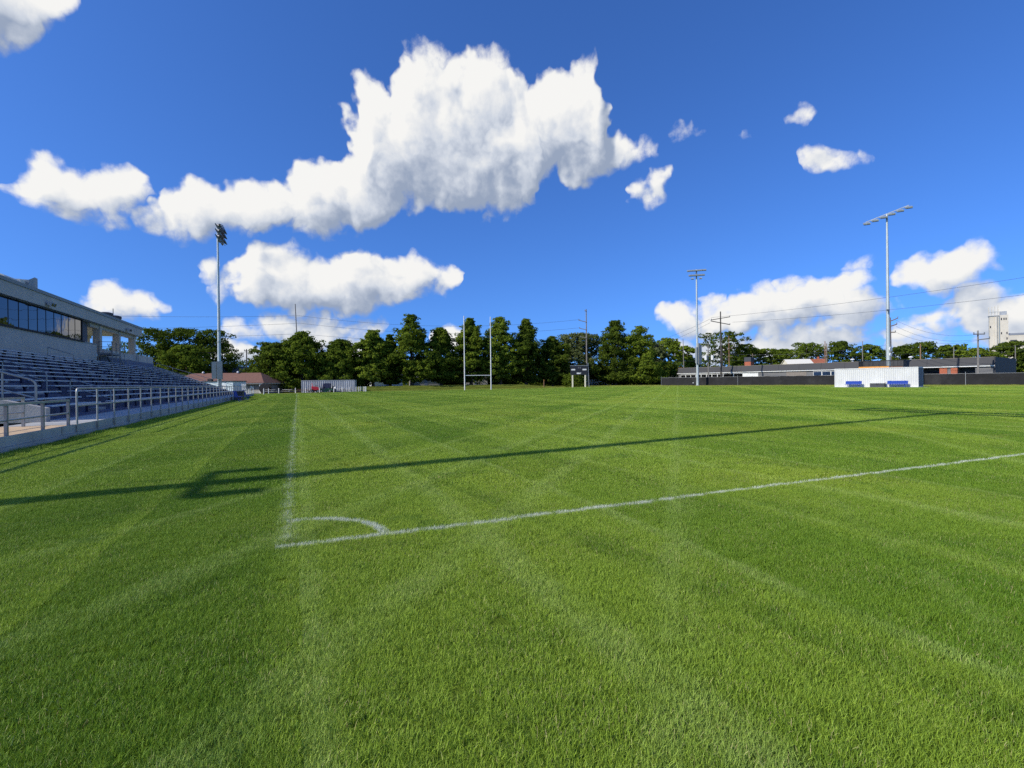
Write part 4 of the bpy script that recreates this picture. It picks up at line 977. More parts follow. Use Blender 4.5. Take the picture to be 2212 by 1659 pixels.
house(1028, 152, 7, 6, 2.4, 4.4, -0.3, M_SIDING, M_ROOFG, 'grey house glimpsed between the goal uprights')
house(758, 150, 10, 8, 3.0, 6.0, 0.2, M_SIDING, M_ROOFG, 'grey house glimpsed right of the grey container')
house(1449, 165, 7, 8, 3.4, 5.6, -0.9, M_PALEB, M_ROOFR, 'small blue house with a red-brown roof left of the middle light pole')
house(1722, 190, 9, 7, 6.6, 9.0, -0.5, M_CREAM, M_CREAM, 'cream gabled house rising above the school roof', chimney=None)
house(1747, 196, 11, 8, 6.6, 9.2, -0.9, M_WHITE, M_ROOFR, 'red roofed house with two chimneys above the school roof', chimney=0.3)
house(505, 128, 13, 9, 3.4, 6.6, 0.4, M_SIDING, M_ROOFG, 'dark grey house behind the left light pole', chimney=-0.25)
house(548, 132, 9, 8, 3.4, 6.0, 0.4, M_CREAM, M_ROOFG, 'grey roofed house beside the small dark utility pole')

# brown hip-roofed building past the grandstand
xb, yb = xy(478, 97); xe, ye = xy(566, 97)
dirb = Vector((xe - xb, ye - yb, 0)); Lb = dirb.length; rzb = math.atan2(dirb.y, dirb.x)
o = root('clubhouse', (xe, ye, -0.35), rzb, 'brown hip-roofed low building beyond the grandstand', 'building')
Wb, Db = 20.0, 9.0
part('wall', MB().box(-Wb, 0, 0, Db, 0, 2.25), M_SIDING, o)
part('base_course', MB().box(-Wb - 0.02, 0.02, -0.02, Db, 0, 0.85), M_CONC, o)
part('fascia', MB().box(-Wb - 0.7, 0.7, -0.75, Db + 0.7, 2.15, 2.38), M_TANST, o)
e = 2.38; rg = 4.55
rf = MB().add([(-Wb - 0.8, -0.85, e), (0.8, -0.85, e), (0.8, Db + 0.8, e), (-Wb - 0.8, Db + 0.8, e), (-Wb + 3.2, Db/2, rg), (-2.6, Db/2, rg)], [(0, 1, 5, 4), (1, 2, 5), (2, 3, 4, 5), (3, 0, 4), (3, 2, 1, 0)])
ro = part('roof', rf, M_ROOFB, o)
for k, x in enumerate((-14.5, -7.2)):
    part('roof_ball_vent', MB().ball((x, Db/2 - 0.3, rg + 0.12), 0.24), M_WHITE, ro, smooth=True)
part('window', MB().box(-2.4, -1.7, -0.05, -0.003, 1.2, 1.75), M_WHITE, o)
part('lamp', MB().box(-3.9, -3.3, -0.35, -0.05, 1.95, 2.12), M_BLACK, o)
part('porch_post', MB().box(-0.25, 0.05, -0.6, -0.35, 0, 2.14), M_WHITE, o)
# pale blue shed with a flat roof in front of it
xs, ys = xy(467, 89)
o = root('storage_shed', (xs, ys, -0.2), rzb - 0.05, 'pale blue flat-roofed shed behind the end of the seats', 'shed')
part('wall', MB().box(-3.2, 3.2, 0, 4, 0, 2.48), M_PALEB, o); part('roof', MB().box(-3.35, 3.35, -0.15, 4.15, 2.481, 2.62), M_BLACKB, o)
part('door', MB().box(1.0, 1.9, -0.05, -0.003, 0, 2.0), M_WHITE, o); part('speaker', MB().box(-1.75, -0.95, 0.1, 0.6, 2.621, 3.0), M_BLACK, o)

# containers with corrugated walls, one rib after another
def container(name, p0, p1, depth, h, material, label, dark=None, pitch=0.28):
    p0, p1 = Vector(p0), Vector(p1); d = p1 - p0; d.z = 0; L = d.length; rz = math.atan2(d.y, d.x); z = p0.z
    o = root(name, (p0.x, p0.y, z), rz, label, 'container')
    def corr(length):
        """trapezoid corrugation profile"""
        n = int(length / pitch); out = []
        st = length / n
        for i in range(n):
            out += [(i*st, 0), (i*st + st*0.32, 0), (i*st + st*0.5, 0.045), (i*st + st*0.82, 0.045)]
        out.append((length, 0)); return out
    def sheet(length, tf):
        pr = corr(length); vs = [tf(a, c, 0.12) for a, c in pr] + [tf(a, c, h - 0.10) for a, c in pr]; n = len(pr)
        mb = MB(); mb.add(vs, [(i, i+1, i+1+n, i+n) for i in range(n-1)]); return mb
    part('side_wall', sheet(L - 0.2, lambda a, c, zz: (0.1 + a, 0.02 + c, zz)), material, o)
    part('side_wall', sheet(L - 0.2, lambda a, c, zz: (0.1 + a, depth - 0.02 - c, zz)), material, o)
    part('end_wall', sheet(depth - 0.2, lambda a, c, zz: (L - 0.02 - c, 0.1 + a, zz)), dark or material, o)
    part('end_wall', sheet(depth - 0.2, lambda a, c, zz: (0.02 + c, 0.1 + a, zz)), material, o)
    part('roof', MB().box(0.05, L - 0.05, 0.05, depth - 0.05, h - 0.06, h - 0.02), material, o)
    for z0_, z1_ in ((0, 0.14), (h - 0.12, h)):
        part('long_rail', MB().box(0.09, L - 0.09, 0, 0.08, z0_, z1_), material, o); part('long_rail', MB().box(0.09, L - 0.09, depth - 0.08, depth, z0_, z1_), material, o)
        part('cross_rail', MB().box(0, 0.08, 0.09, depth - 0.09, z0_, z1_), material, o); part('cross_rail', MB().box(L - 0.08, L, 0.09, depth - 0.09, z0_, z1_), material, o)
    for x in (0, L - 0.09):
        for y in (0, depth - 0.09): part('corner_post', MB().box(x - 0.002, x + 0.092, y - 0.002, y + 0.092, -0.003, h + 0.003), material, o)
    return o, L
c0, c1 = at(651, 848, 98), at(766, 846.5, 99.5)
zc = Gz(c0.x, c0.y) + 0.02
o, L = container('shipping_container', (c0.x, c0.y, zc), (c1.x, c1.y, zc), 2.44, 2.5, M_GREYC, 'grey corrugated shipping container below the trees on the left', pitch=0.36)
c0, c1 = at(1803, 836, 76.5), at(1984, 836, 68.5); zc = Gz(c0.x, c0.y) + 0.02
o, L = container('shipping_container', (c0.x, c0.y, zc), (c1.x, c1.y, zc), 3.0, 2.9, M_WHITEC, 'white corrugated shipping container before the black fence on the right', dark=mat('container_end_shaded', (0.16, 0.17, 0.20), 0.6, var=0.1), pitch=0.26)  # right end faces away from the sun; its shade is put into the colour
WC = o; WCm = Matrix.Translation(WC.location) @ Matrix.Rotation(WC.rotation_euler[2], 4, 'Z')
# viewing deck on its roof
vd = root('viewing_deck', WCm @ Vector((L*0.6, 1.3, 2.9)), WC.rotation_euler[2], 'black railed viewing deck with an orange beam on the white container', 'deck')
part('beam', MB().box(-3.0, 0.75, -1.25, -1.1, 0.004, 0.20), M_ORANGE, vd); part('beam', MB().box(0.76, 2.4, -1.25, -1.1, 0.004, 0.14), mat('brown_beam', (0.16, 0.08, 0.05), 0.7), vd)
part('floor', MB().box(-3.0, 2.4, -1.098, 1.0, 0.02, 0.13), M_BLACKB, vd)
for (x0, y0, x1, y1) in ((-3.0, -1.05, 2.4, -1.05), (-3.0, 0.95, 2.4, 0.95), (-3.0, -1.05, -3.0, 0.95), (2.4, -1.05, 2.4, 0.95)):
    part('rail', MB().tube([(x0, y0, 1.05), (x1, y1, 1.05)], 0.04, 6), M_BLACK, vd); part('rail', MB().tube([(x0, y0, 0.25), (x1, y1, 0.25)], 0.02, 6), M_BLACK, vd)
    n = int(max(abs(x1 - x0), abs(y1 - y0)) / 0.14); mb = MB()
    for k in range(n + 1):
        t = k / n; xx, yy_ = x0 + (x1-x0)*t, y0 + (y1-y0)*t; w_ = 0.035 if k % 9 == 0 else 0.018
        mb.box(xx - w_, xx + w_, yy_ - w_, yy_ + w_, 0.131, 1.04)
    part('baluster_row', mb, M_BLACK, vd)['kind'] = 'stuff'

def bench(loc, rz, label, L=2.3):
    o = root('bench', loc, rz, label, 'bench')
    for k in range(4): part('seat_slat', MB().box(-L/2, L/2, -0.46 + 0.115*k, -0.35 + 0.115*k, 0.43, 0.47), M_BLUE, o)
    for k in range(4): part('back_slat', MB().obox((0, 0.02 + 0.035*k, 0.56 + 0.115*k), (L/2, 0, 0), (0, 0.014, -0.004), (0, 0.016, 0.054)), M_BLUE, o)
    for x in (-L*0.36, L*0.36):
        part('leg', MB().tube([(x, -0.30, 0), (x, -0.22, 0.43), (x, 0.02, 0.45), (x, 0.15, 1.0)], 0.035, 6), M_BLUE, o)
        part('foot', MB().box(x - 0.03, x + 0.03, -0.45, 0.15, 0, 0.03), M_BLUE, o)
    return o
def on_wc(x, y): p = WCm @ Vector((x, y, 0)); return (p.x, p.y, Gz(p.x, p.y))
bench(on_wc(L*0.265, -0.75), WC.rotation_euler[2], 'blue slatted bench before the white container, left of the grey box', 2.1)
bench(on_wc(L*0.785, -0.75), WC.rotation_euler[2], 'blue slatted bench before the white container, right of the grey box', 2.4)
def chest(loc, rz, w, d, h, label, m1, m2):
    o = root('storage_box', loc, rz, label, 'box'); part('body', MB().box(-w/2, w/2, -d/2, d/2, 0, h), m1, o); part('lid', MB().box(-w/2 - 0.04, w/2 + 0.04, -d/2 - 0.04, d/2 + 0.04, h + 0.001, h + 0.09), m2, o)
    part('handle', MB().box(-0.15, 0.15, -d/2 - 0.03, -d/2 - 0.002, h*0.6, h*0.7), M_BLACK, o)
chest(on_wc(L*0.555, -0.6), WC.rotation_euler[2], 1.75, 0.7, 0.62, 'grey storage box between the two blue benches at the white container', M_BLACKB, M_WHITE)
part('pad', MB().box(-0.3, L + 1.2, -1.4, 0.0, -0.02, 0.012), M_CONC, WC)
# benches and box at the foot of the grandstand
bench((-5.1, 50.2, 0), math.pi/2, 'blue bench on the grass by the grandstand wall, nearer the camera', 2.2).scale = (1, 1, 1)
bench((-5.1, 58.0, 0), math.pi/2, 'blue bench on the grass by the grandstand wall, farther from the camera', 2.2)
chest((-5.25, 54.0, 0), math.pi/2, 1.5, 0.75, 0.85, 'dark storage box between the blue benches at the grandstand wall', M_BLACKB, M_BLACKB)

# ------------------------------------------------------------------ windscreen fence
def fence(pts, h, label, seg=3.05):
    A, B_ = Vector(pts[0]), Vector(pts[1]); d = (B_ - A); Ln = d.length; d.normalize(); nrm = Vector((-d.y, d.x, 0)); n = round(Ln / seg)
    o = root('windscreen_fence', (A.x, A.y, Gz(A.x, A.y)), 0, label, 'fence')
    r = random.Random(3)
    for k in range(n):
        a, b_ = A + d*(Ln*k/n - 0.006), A + d*(Ln*(k+1)/n + 0.006); mb = MB(); cols, rows = 6, 3; vs = []
        for j in range(rows + 1):
            for i in range(cols + 1):
                p = a.lerp(b_, i/cols); zz = 0.06 + (h - 0.06)*j/rows
                if j == rows: zz -= 0.035*math.sin(math.pi*i/cols) + r.uniform(0, 0.02)
                if j == 0: zz += r.uniform(0, 0.05)
                bow = 0.06*math.sin(math.pi*i/cols)*math.sin(math.pi*j/rows) + r.uniform(-0.02, 0.02)
                vs.append((p.x + nrm.x*bow, p.y + nrm.y*bow, Gz(p.x, p.y) + zz))
        mb.add(vs, [(j*(cols+1)+i, j*(cols+1)+i+1, (j+1)*(cols+1)+i+1, (j+1)*(cols+1)+i) for j in range(rows) for i in range(cols)])
        part('screen_panel', mb, M_MESH, o, True, True)
    for k in range(n + 1):
        p = A + d*(Ln*k/n); zz = Gz(p.x, p.y); q = p + nrm*(0.12 if k % 6 else -0.10)
        part('post', MB().tube([(q.x, q.y, zz - 0.1), (q.x, q.y, zz + h + (0.28 if k % 6 == 0 else -0.05))], 0.045 if k % 6 == 0 else 0.032, 6), M_GALV, o, True)
    mb = MB().tube([(A.x + nrm.x*0.1, A.y + nrm.y*0.1, Gz(A.x, A.y) + h), (B_.x + nrm.x*0.1, B_.y + nrm.y*0.1, Gz(B_.x, B_.y) + h)], 0.025, 6); part('top_rail', mb, M_GALV, o, True)
A = Vector((*xy(1429, 122.0), 0)); B_ = Vector((*xy(2330, 73.0), 0))
fence((A, B_), 1.95, 'long black fabric windscreen fence on posts in front of the school')

# ------------------------------------------------------------------ school
sl, sr = Vector((*xy(1466, 144.0), 0)), Vector((*xy(2148, 89.5), 0))
d = sr - sl; Ls = d.length; rz = math.atan2(d.y, d.x)
sc_o = root('school_building', (sl.x, sl.y, 0.3), rz, 'long low charcoal school building behind the black fence', 'building')
def R1(f): return f * Ls
segs_open = [(0.845, 0.885), (0.925, 0.962)]
cuts = [0.0] + [q for ab in segs_open for q in ab] + [1.0]
for a, b_ in zip(cuts[0::2], cuts[1::2]): part('wall', MB().box(R1(a), R1(b_), 0, 20, 0, 3.15), M_SCHOOL, sc_o)
for a, b_ in segs_open:
    part('entry_recess', MB().box(R1(a) + 0.01, R1(b_) - 0.01, 2.2, 2.5, 0, 3.15), M_BLACKB, sc_o)
    part('entry_door', MB().box(R1((a+b_)/2) - 0.9, R1((a+b_)/2) + 0.9, 2.1, 2.19, 0, 2.4), M_GLASS, sc_o)
for a, b_ in ((0.835, 0.845), (0.885, 0.902), (0.910, 0.925)): part('brick_pier', MB().box(R1(a), R1(b_), -0.12, -0.004, 0, 3.14), M_BRICK, sc_o)
part('white_band', MB().box(-0.2, Ls + 0.1, -0.35, -0.004, 3.152, 3.38), M_WHITE, sc_o)
n = 14
for k in range(n): part('fascia_panel', MB().prism([(R1(k/n) + 0.015, -0.45, 3.39), (R1(k/n) + 0.015, -0.05, 4.85), (R1(k/n) + 0.015, 0.2, 4.85), (R1(k/n) + 0.015, 0.2, 3.39)], (Ls/n - 0.03, 0, 0)), M_FASCIA, sc_o)
part('roof', MB().box(0, Ls, 0.201, 20, 3.152, 4.80), M_FASCIA, sc_o)
part('end_wall', MB().box(Ls + 0.002, Ls + 0.2, -0.3, 20, 0, 4.9), mat('school_end_dark', (0.03, 0.032, 0.04), 0.7, var=0.12), sc_o)
part('roof_edge', MB().box(-0.1, Ls + 0.25, -0.1, 0.3, 4.852, 4.93), mat('roof_trim', (0.22, 0.20, 0.17), 0.8), sc_o)
def win(f, w, z0, z1, npane):
    x = R1(f); q = part('window', MB().box(x, x + w, -0.07, -0.004, z0, z1), M_WHITE, sc_o); pw = w / npane
    for k in range(npane): part('pane', MB().box(x + k*pw + 0.09, x + (k+1)*pw - 0.09, -0.09, -0.072, z0 + 0.12, z1 - 0.12), M_WIN, q)
win(0.012, 15.0, 1.75, 2.95, 9); win(0.215, 5.2, 1.9, 3.0, 2); win(0.545, 5.6, 1.9, 3.0, 3); win(0.655, 5.8, 1.9, 3.0, 3)
part('white_panel', MB().box(R1(0.278), R1(0.278) + 5.0, -0.06, -0.004, 0.3, 3.05), M_WHITE, sc_o)
part('grey_panel', MB().box(R1(0.455), R1(0.455) + 4.6, -0.05, -0.004, 0.3, 3.05), mat('taupe_panel', (0.20, 0.175, 0.155), 0.8), sc_o)
xc, yc = xy(1619, 152); o = root('brick_chimney', (xc, yc, 4.6), rz, 'square red brick chimney with a dark cap on the school roof', 'chimney')
part('stack', MB().box(-1.0, 1.0, -1.0, 1.0, 0.3, 2.6), M_BRICK, o); part('cap', MB().box(-1.08, 1.08, -1.08, 1.08, 2.601, 4.0), M_BLACKB, o); part('flashing', MB().box(-1.2, 1.2, -1.2, 1.2, 0.0, 0.299), M_PANEL, o)
for u, Zr, lab in ((1968, 103, 'white mushroom vent on the school roof right of the light pole'), (1842, 112, 'small grey vent on the school roof left of the viewing deck')):
    xv, yv = xy(u, Zr); o = root('roof_vent', (xv, yv, 5.1), rz, lab, 'vent'); part('stem', MB().tube([(0, 0, 0), (0, 0, 0.7)], 0.22, 8), M_GALV, o); part('cap', MB().tube([(0, 0, 0.7), (0, 0, 0.85), (0, 0, 1.0)], [0.42, 0.42, 0.2], 10), M_WHITE, o)

# ------------------------------------------------------------------ grain elevator
xg, yg = xy(2156, 360); o = root('grain_elevator', (xg, yg, 0), -YAW - 0.62, 'tall white concrete grain elevator tower at the right edge', 'grain elevator')
part('tower_shaft', MB().box(-7.4, 0.2, -6, -2, 0, 46.5), M_SILO, o); part('tower_shaft', MB().box(0.6, 7.4, -6, -2, 0, 47.2), M_SILO, o)
part('bin_rib', MB().tube([(-2.2, -6, 0), (-2.2, -6, 46)], 1.4, 10), M_SILO, o, smooth=True); part('bin_rib', MB().tube([(0.4, -5.6, 0), (0.4, -5.6, 46.3)], 0.7, 8), M_PANEL, o, smooth=True)
part('head_house', MB().box(1.2, 6.4, -5.4, -2.5, 47.2, 50.0), M_GREYC, o)
part('roof_platform', MB().box(-8.0, 0.4, -6.4, -1.8, 46.501, 47.1), M_GALVD, o)
for x in (-7.6, -5.2, -2.8, -0.4):
    part('antenna', MB().box(x - 0.25, x + 0.25, -5.2, -4.7, 47.1, 53 + (x % 2)), M_SILO, o); 
part('platform_rail', MB().box(-7.8, 0.2, -6.3, -6.15, 49.6, 49.9), M_GALV, o)
for x, z in ((2.0, 43.5), (4.0, 43.5), (5.6, 43.5), (2.0, 33), (6.2, 33), (-6.6, 38), (6.2, 29)): part('window', MB().box(x - 0.45, x + 0.45, -6.12, -6.004, z, z + 1.6), M_WIN, o)
part('balcony', MB().box(2.2, 5.6, -7.2, -6.005, 26.5, 27.2), M_GALVD, o)
part('gallery', MB().box(7.41, 60, -7, 7, 0, 32.0), M_SILO, o); part('gallery_roof', MB().prism([(7.42, -7.3, 32.001), (7.42, 7.3, 32.001), (7.42, 0, 33.7)], (53, 0, 0)), M_GALV, o)
part('opening', MB().box(8.4, 13.5, -7.1, -7.005, 23.5, 28.5), M_BLACKB, o)
part('spout', MB().tube([(-9.5, -3, 0), (-7.3, -3, 16)], 0.35, 6), M_GALVD, o); o.scale = (0.68, 0.68, 1.0)

# ------------------------------------------------------------------ utility poles and wires
def upole(u, Z, top_v, label, m=M_WOODG, r=0.17, arms=(), trafo=False, lean=0.0):
    x, y = xy(u, Z); z = Gz(x, y); H = zat(u, top_v, Z) - z
    o = root('utility_pole', (x, y, z), 0, label, 'utility pole')
    part('pole', MB().tube([(0, 0, -0.2), (lean*H*0.5, 0, H*0.5), (lean*H, 0, H)], [r*1.15, r*0.95, r*0.7], 8), m, o, smooth=True)
    ex = Vector((math.cos(-YAW), math.sin(-YAW), 0))
    for (tv, l, rr, tilt) in arms:
        zz = zat(u, tv, Z) - z; c = ex*((rr + l)/2); hl = (rr - l)/2
        part('crossarm', MB().obox(c + Vector((0, -0.2, zz)), ex*hl + Vector((0, 0, tilt)), Vector((0.02, 0.07, 0)), (0, 0, 0.09)), m, o)
        for q in (l, rr):
            if abs(q) > 0.3: part('insulator', MB().tube([ex*q + Vector((0, -0.2, zz + tilt*(1 if q == rr else -1) - 0.05)), ex*q + Vector((0, -0.2, zz + tilt*(1 if q == rr else -1) + 0.34))], 0.09, 6), M_GALVD, o)
    if trafo:
        for q in (-0.85, 0.85):
            part('transformer', MB().tube([ex*q + Vector((0, -0.3, H*0.60)), ex*q + Vector((0, -0.3, H*0.60 + 1.25))], 0.36, 10), M_WHITE, o, smooth=True)
        part('bracket', MB().obox((0, -0.2, H*0.60 + 0.9), ex*0.9, (0, 0.06, 0), (0, 0, 0.06)), M_GALVD, o)
    return o, Vector((x, y, z)), H
p1, q1, h1 = upole(647, 132, 657, 'slender grey utility pole rising above the layered tree', M_WOODG, 0.16, lean=-0.035)
p2, q2, h2 = upole(1268, 140, 668, 'tall utility pole with three side arms behind the scoreboard', M_WOODG, 0.2, ((672, -0.45, 0.1, 0.0), (694, -2.3, 0.1, -0.3), (711, -2.1, 0.1, -0.25), (729, -1.9, 0.1, -0.2)))
p3, q3, h3 = upole(1558, 128, 673, 'dark utility pole with two crossed arms behind the black fence', mat('dark_pole_wood', (0.06, 0.055, 0.05), 0.9), 0.2, ((688, -2.6, 2.3, 0.38), (697.5, -2.7, 2.3, -0.5)))
upole(1530.5, 126, 742, 'short pole with two white transformers by the middle light pole', M_WOODG, 0.15, ((758, -0.6, 0.6, 0),), True)
upole(1575.5, 185, 725, 'brown pole with several short arms behind the dark crossed-arm pole', M_WOODR, 0.16, ((734, -0.9, 0.9, 0.1), (752, -0.9, 0.9, 0), (771, -1.0, 1.0, 0)))
upole(1626.5, 175, 764, 'short brown pole beside the brick chimney', M_WOODP, 0.2, ((768, -0.9, 0.9, 0), (776, -0.9, 0.9, 0)))
upole(1783, 150, 737, 'left of two brown poles standing close together', M_WOODR, 0.16); upole(1786.5, 130, 742, 'right of two brown poles standing close together', M_WOODP, 0.17, ((770, -1.2, 0.2, 0.2),))
upole(1864, 150, 737, 'thin grey pole between the brown poles and the right light pole', M_WOODG, 0.14)
p8, q8, h8 = upole(1923, 96, 686, 'thick wooden pole half hidden by the right light pole', M_WOODP, 0.3, ((691, -0.1, 1.4, 0.3), (703, -0.1, 1.2, 0.2), (718, -0.1, 0.9, 0)))
upole(1989, 160, 743, 'short tan pole in front of the tallest right tree', M_WOODR, 0.2)
upole(2061, 165, 749, 'short pale pole in front of the pale tree', M_WOODG, 0.17)
p10, q10, h10 = upole(2113.5, 86, 714, 'wooden pole in front of the school wall left of the grain tower', M_WOODG, 0.16, ((722, -1.0, 0.9, 0), (733, -0.3, 1.8, 0.1)))
upole(2194, 165, 746, 'short pole at the foot of the grain tower', M_WOODG, 0.16)
upole(533.5, 118, 754, 'small dark utility pole above the brown roof', mat('dark_pole_wood2', (0.05, 0.045, 0.045), 0.9), 0.16, ((758, -0.5, 0.3, 0),))
upole(1478, 150, 732, 'thin leaning guyed pole left of the middle light pole', M_WOODG, 0.13, lean=-0.02)
WIREN = [0]
def wire(a, b_, sag, label, r=0.022):
    a, b_ = Vector(a), Vector(b_); pts = []
    for i in range(17):
        t = i/16; p = a.lerp(b_, t); p.z -= sag*4*t*(1-t); pts.append(p)
    solo('power_line', MB().tube(pts, r, 5), M_WIRE, label, 'power line', 'overhead power lines', smooth=False)
def on_pole(u, v, Z, rx=0.0): p = at(u, v, Z); return p + R0*rx
lv = (682, 698, 721); nm3 = ('top', 'middle', 'bottom')
for k in range(3):
    wire(at(-160, (660, 700, 716)[k] + 6, 118), on_pole(647, lv[k], 132), 1.0, '%s of three wires running left from the slender grey pole' % nm3[k], 0.03)
    wire(on_pole(647, lv[k], 132), on_pole(1254, (690, 708, 727)[k], 140), (2.4, 2.2, 1.8)[k], '%s of three wires between the slender pole and the three-armed pole' % nm3[k], 0.028)
for k in range(2):
    wire(on_pole(1536 if k else 1582, (696, 686)[k], 128), at(2420, (610, 566)[k], 78), 0.8, '%s wire running from the crossed-arm pole to the right edge' % ('lower' if k == 0 else 'upper'), 0.028)
    wire(on_pole(1534, (689, 697)[k], 128), at(1380, (745, 757)[k], 190), 1.0, '%s wire running left and down from the crossed-arm pole' % ('upper' if k == 0 else 'lower'), 0.03)
for k, (va, vb) in enumerate(((692, 722), (705, 733), (718, 735))): wire(on_pole(1936, va, 96), on_pole(2112, vb, 86), 1.3, '%s of three wires from the thick wooden pole to the pole by the grain tower' % nm3[k], 0.02)
for k, (va, vb) in enumerate(((752, 748), (768, 758))): wire(at(1440, va + 28, 170), at(2400, vb - 20, 150), 2.0, '%s long wire strung low across the school tree line' % ('upper' if k == 0 else 'lower'), 0.03)
wire(at(1540, 762, 128), at(1922, 744, 96), 1.2, 'wire sagging from the transformer pole to the thick wooden pole', 0.022)
wire(at(380, 759, 112), at(600, 756, 125), 0.5, 'thin wire crossing the small dark utility pole', 0.025)
for k, dxx in enumerate((-10, -4)):                     # guy wires
    wire(on_pole(1557, 720, 128), at(1532 + dxx*(-3), 812, 124), 0.05, '%s guy wire of the crossed-arm pole' % ('left' if k else 'right'), 0.03)

# ------------------------------------------------------------------ scoreboard, fences and small things along the far side
x1_, y1_ = xy(1243.5, 118); x2_, y2_ = xy(1257.5, 118)
sb = root('scoreboard', ((x1_+x2_)/2, (y1_+y2_)/2, Gz(x1_, y1_)), -YAW, 'dark scoreboard on two pale legs in front of the round bush', 'scoreboard')
for x in (-1.55, 1.55): part('leg', MB().box(x - 0.16, x + 0.16, -0.15, 0.15, -0.1, 3.05), mat('cream_post', (0.72, 0.68, 0.5), 0.7), sb)
part('panel', MB().box(-2.05, 2.05, -0.2, 0.2, 3.051, 5.25), M_SIGN, sb); part('frame', MB().box(-2.1, 2.1, -0.23, 0.23, 5.251, 5.36), M_PANEL, sb)
for x0_, x1b, z0_, z1_ in ((-1.85, -0.9, 4.15, 4.5), (0.9, 1.85, 4.15, 4.5), (-0.55, 0.55, 3.25, 3.6)): part('caption_strip', MB().box(x0_, x1b, -0.225, -0.203, z0_, z1_), M_WHITE, sb)
for x in (-0.07, 0.35): part('digit_window', MB().box(x - 0.12, x + 0.12, -0.215, -0.203, 4.6, 5.0), mat('digit_grey', (0.12, 0.12, 0.13), 0.5), sb)
part('side_mast', MB().tube([(2.5, 0, -0.1), (2.3, 0, 5.9)], 0.09, 6), M_GALVD, sb)
def rail_fence(u0, u1, Z, n, h, label, m, rails=(0.45, 0.9)):
    a, b_ = Vector((*xy(u0, Z), 0)), Vector((*xy(u1, Z), 0)); o = root('rail_fence', (a.x, a.y, Gz(a.x, a.y)), 0, label, 'fence')
    for k in range(n + 1):
        p = a.lerp(b_, k/n); part('post', MB().box(p.x - 0.07, p.x + 0.07, p.y - 0.07, p.y + 0.07, Gz(p.x, p.y) - 0.1, Gz(p.x, p.y) + h), m, o, True)
    for z in rails: part('rail', MB().tube([(a.x, a.y, Gz(a.x, a.y) + z), (b_.x, b_.y, Gz(b_.x, b_.y) + z)], 0.05, 6), m, o, True)
rail_fence(1268, 1332, 150, 6, 1.3, 'white rail fence right of the scoreboard under the tall dark tree', M_WHITE, (0.4, 0.75, 1.1))
xt, yt = xy(1284, 153); o = root('utility_trailer', (xt, yt, Gz(xt, yt)), -YAW, 'white box trailer behind the white rail fence', 'trailer')
part('body', MB().box(-2.0, 2.0, -1, 1, 0.5, 1.9), M_WHITE, o); part('tongue', MB().box(2.001, 3.2, -0.1, 0.1, 0.5, 0.62), M_BLACK, o)
for x in (-0.5, 0.5): part('wheel', MB().tube([(x, -1.12, 0.36), (x, -0.95, 0.36)], 0.36, 12), M_RUBBER, o)
xt, yt = xy(1271, 148); o = root('traffic_barrel', (xt, yt, Gz(xt, yt)), 0, 'orange barrel at the foot of the three-armed utility pole', 'barrel')
part('barrel', MB().tube([(0, 0, 0.05), (0, 0, 1.1)], [0.34, 0.26], 10), M_ORANGE, o); part('base', MB().tube([(0, 0, 0), (0, 0, 0.06)], 0.45, 10), M_RUBBER, o); part('band', MB().tube([(0, 0, 0.6), (0, 0, 0.78)], 0.315, 10), M_WHITE, o)
xt, yt = xy(1175, 122); o = root('marker_post', (xt, yt, Gz(xt, yt)), 0, 'thin brownish marker post under the narrow dark tree', 'post'); part('post', MB().box(-0.08, 0.08, -0.08, 0.08, -0.1, 1.9), M_WOODR, o); part('tag', MB().box(-0.12, 0.12, -0.10, -0.082, 1.5, 1.85), M_ORANGE, o)
# white bollards: a cluster by the building, a line along the path, a cluster past the container
pth = MB(); 
pp = [(xy(556, 88)), (xy(640, 93.5)), (xy(760, 97.0)), (xy(792, 98.5))]
vs = []
for x, y in pp: vs += [(x, y - 0.75, Gz(x, y) + 0.02), (x, y + 0.75, Gz(x, y) + 0.02)]
pth.add(vs, [(2*i, 2*i+2, 2*i+3, 2*i+1) for i in range(3)]); mo = solo('gravel_path', pth, M_SAND, 'tan', 'path', kind='structure'); del mo['label']; del mo['category']
bol = MB().tube([(0, 0, -0.05), (0, 0, 0.98), (0, 0, 1.04)], [0.075, 0.075, 0.02], 8); bolm = bol.mesh('bollard', M_WHITE)
BL = [(530, 85), (533.5, 86), (538, 84.5), (541, 88), (547, 90), (569.5, 82), (580, 91), (602, 92), (638, 94), (660, 95), (690, 95.5), (721, 96), (739, 96.5), (756, 96.5), (769, 97.5), (774, 99), (778, 100), (782, 101.5), (786, 99), (788.5, 97.5), (790.5, 96.5)]
for k, (u, Z) in enumerate(BL):
    x, y = xy(u, Z); ob = bpy.data.objects.new('bollard', bolm); link(ob); ob.location = (x, y, Gz(x, y))
    where = 'in the cluster at the grandstand end' if k < 5 else ('in the line along the tan path' if k < 14 else 'in the cluster right of the grey container')
    kk = k if k < 5 else (k - 5 if k < 14 else k - 14)
    tag(ob, '%s white post from left %s' % (('first', 'second', 'third', 'fourth', 'fifth', 'sixth', 'seventh', 'eighth', 'ninth')[kk], where), 'bollard', 'white posts ' + where)
for k, (i, j) in enumerate(((2, 3), (3, 4))):
    a, b_ = [Vector((*xy(*BL[q]), 0.85)) for q in (i, j)]; pts = [a.lerp(b_, t/8) - Vector((0, 0, 0.3*4*(t/8)*(1 - t/8))) for t in range(9)]
    solo('chain', MB().tube(pts, 0.025, 5), M_BLACK, '%s chain slung between white posts at the grandstand end' % ('left' if k == 0 else 'right'), 'chain')
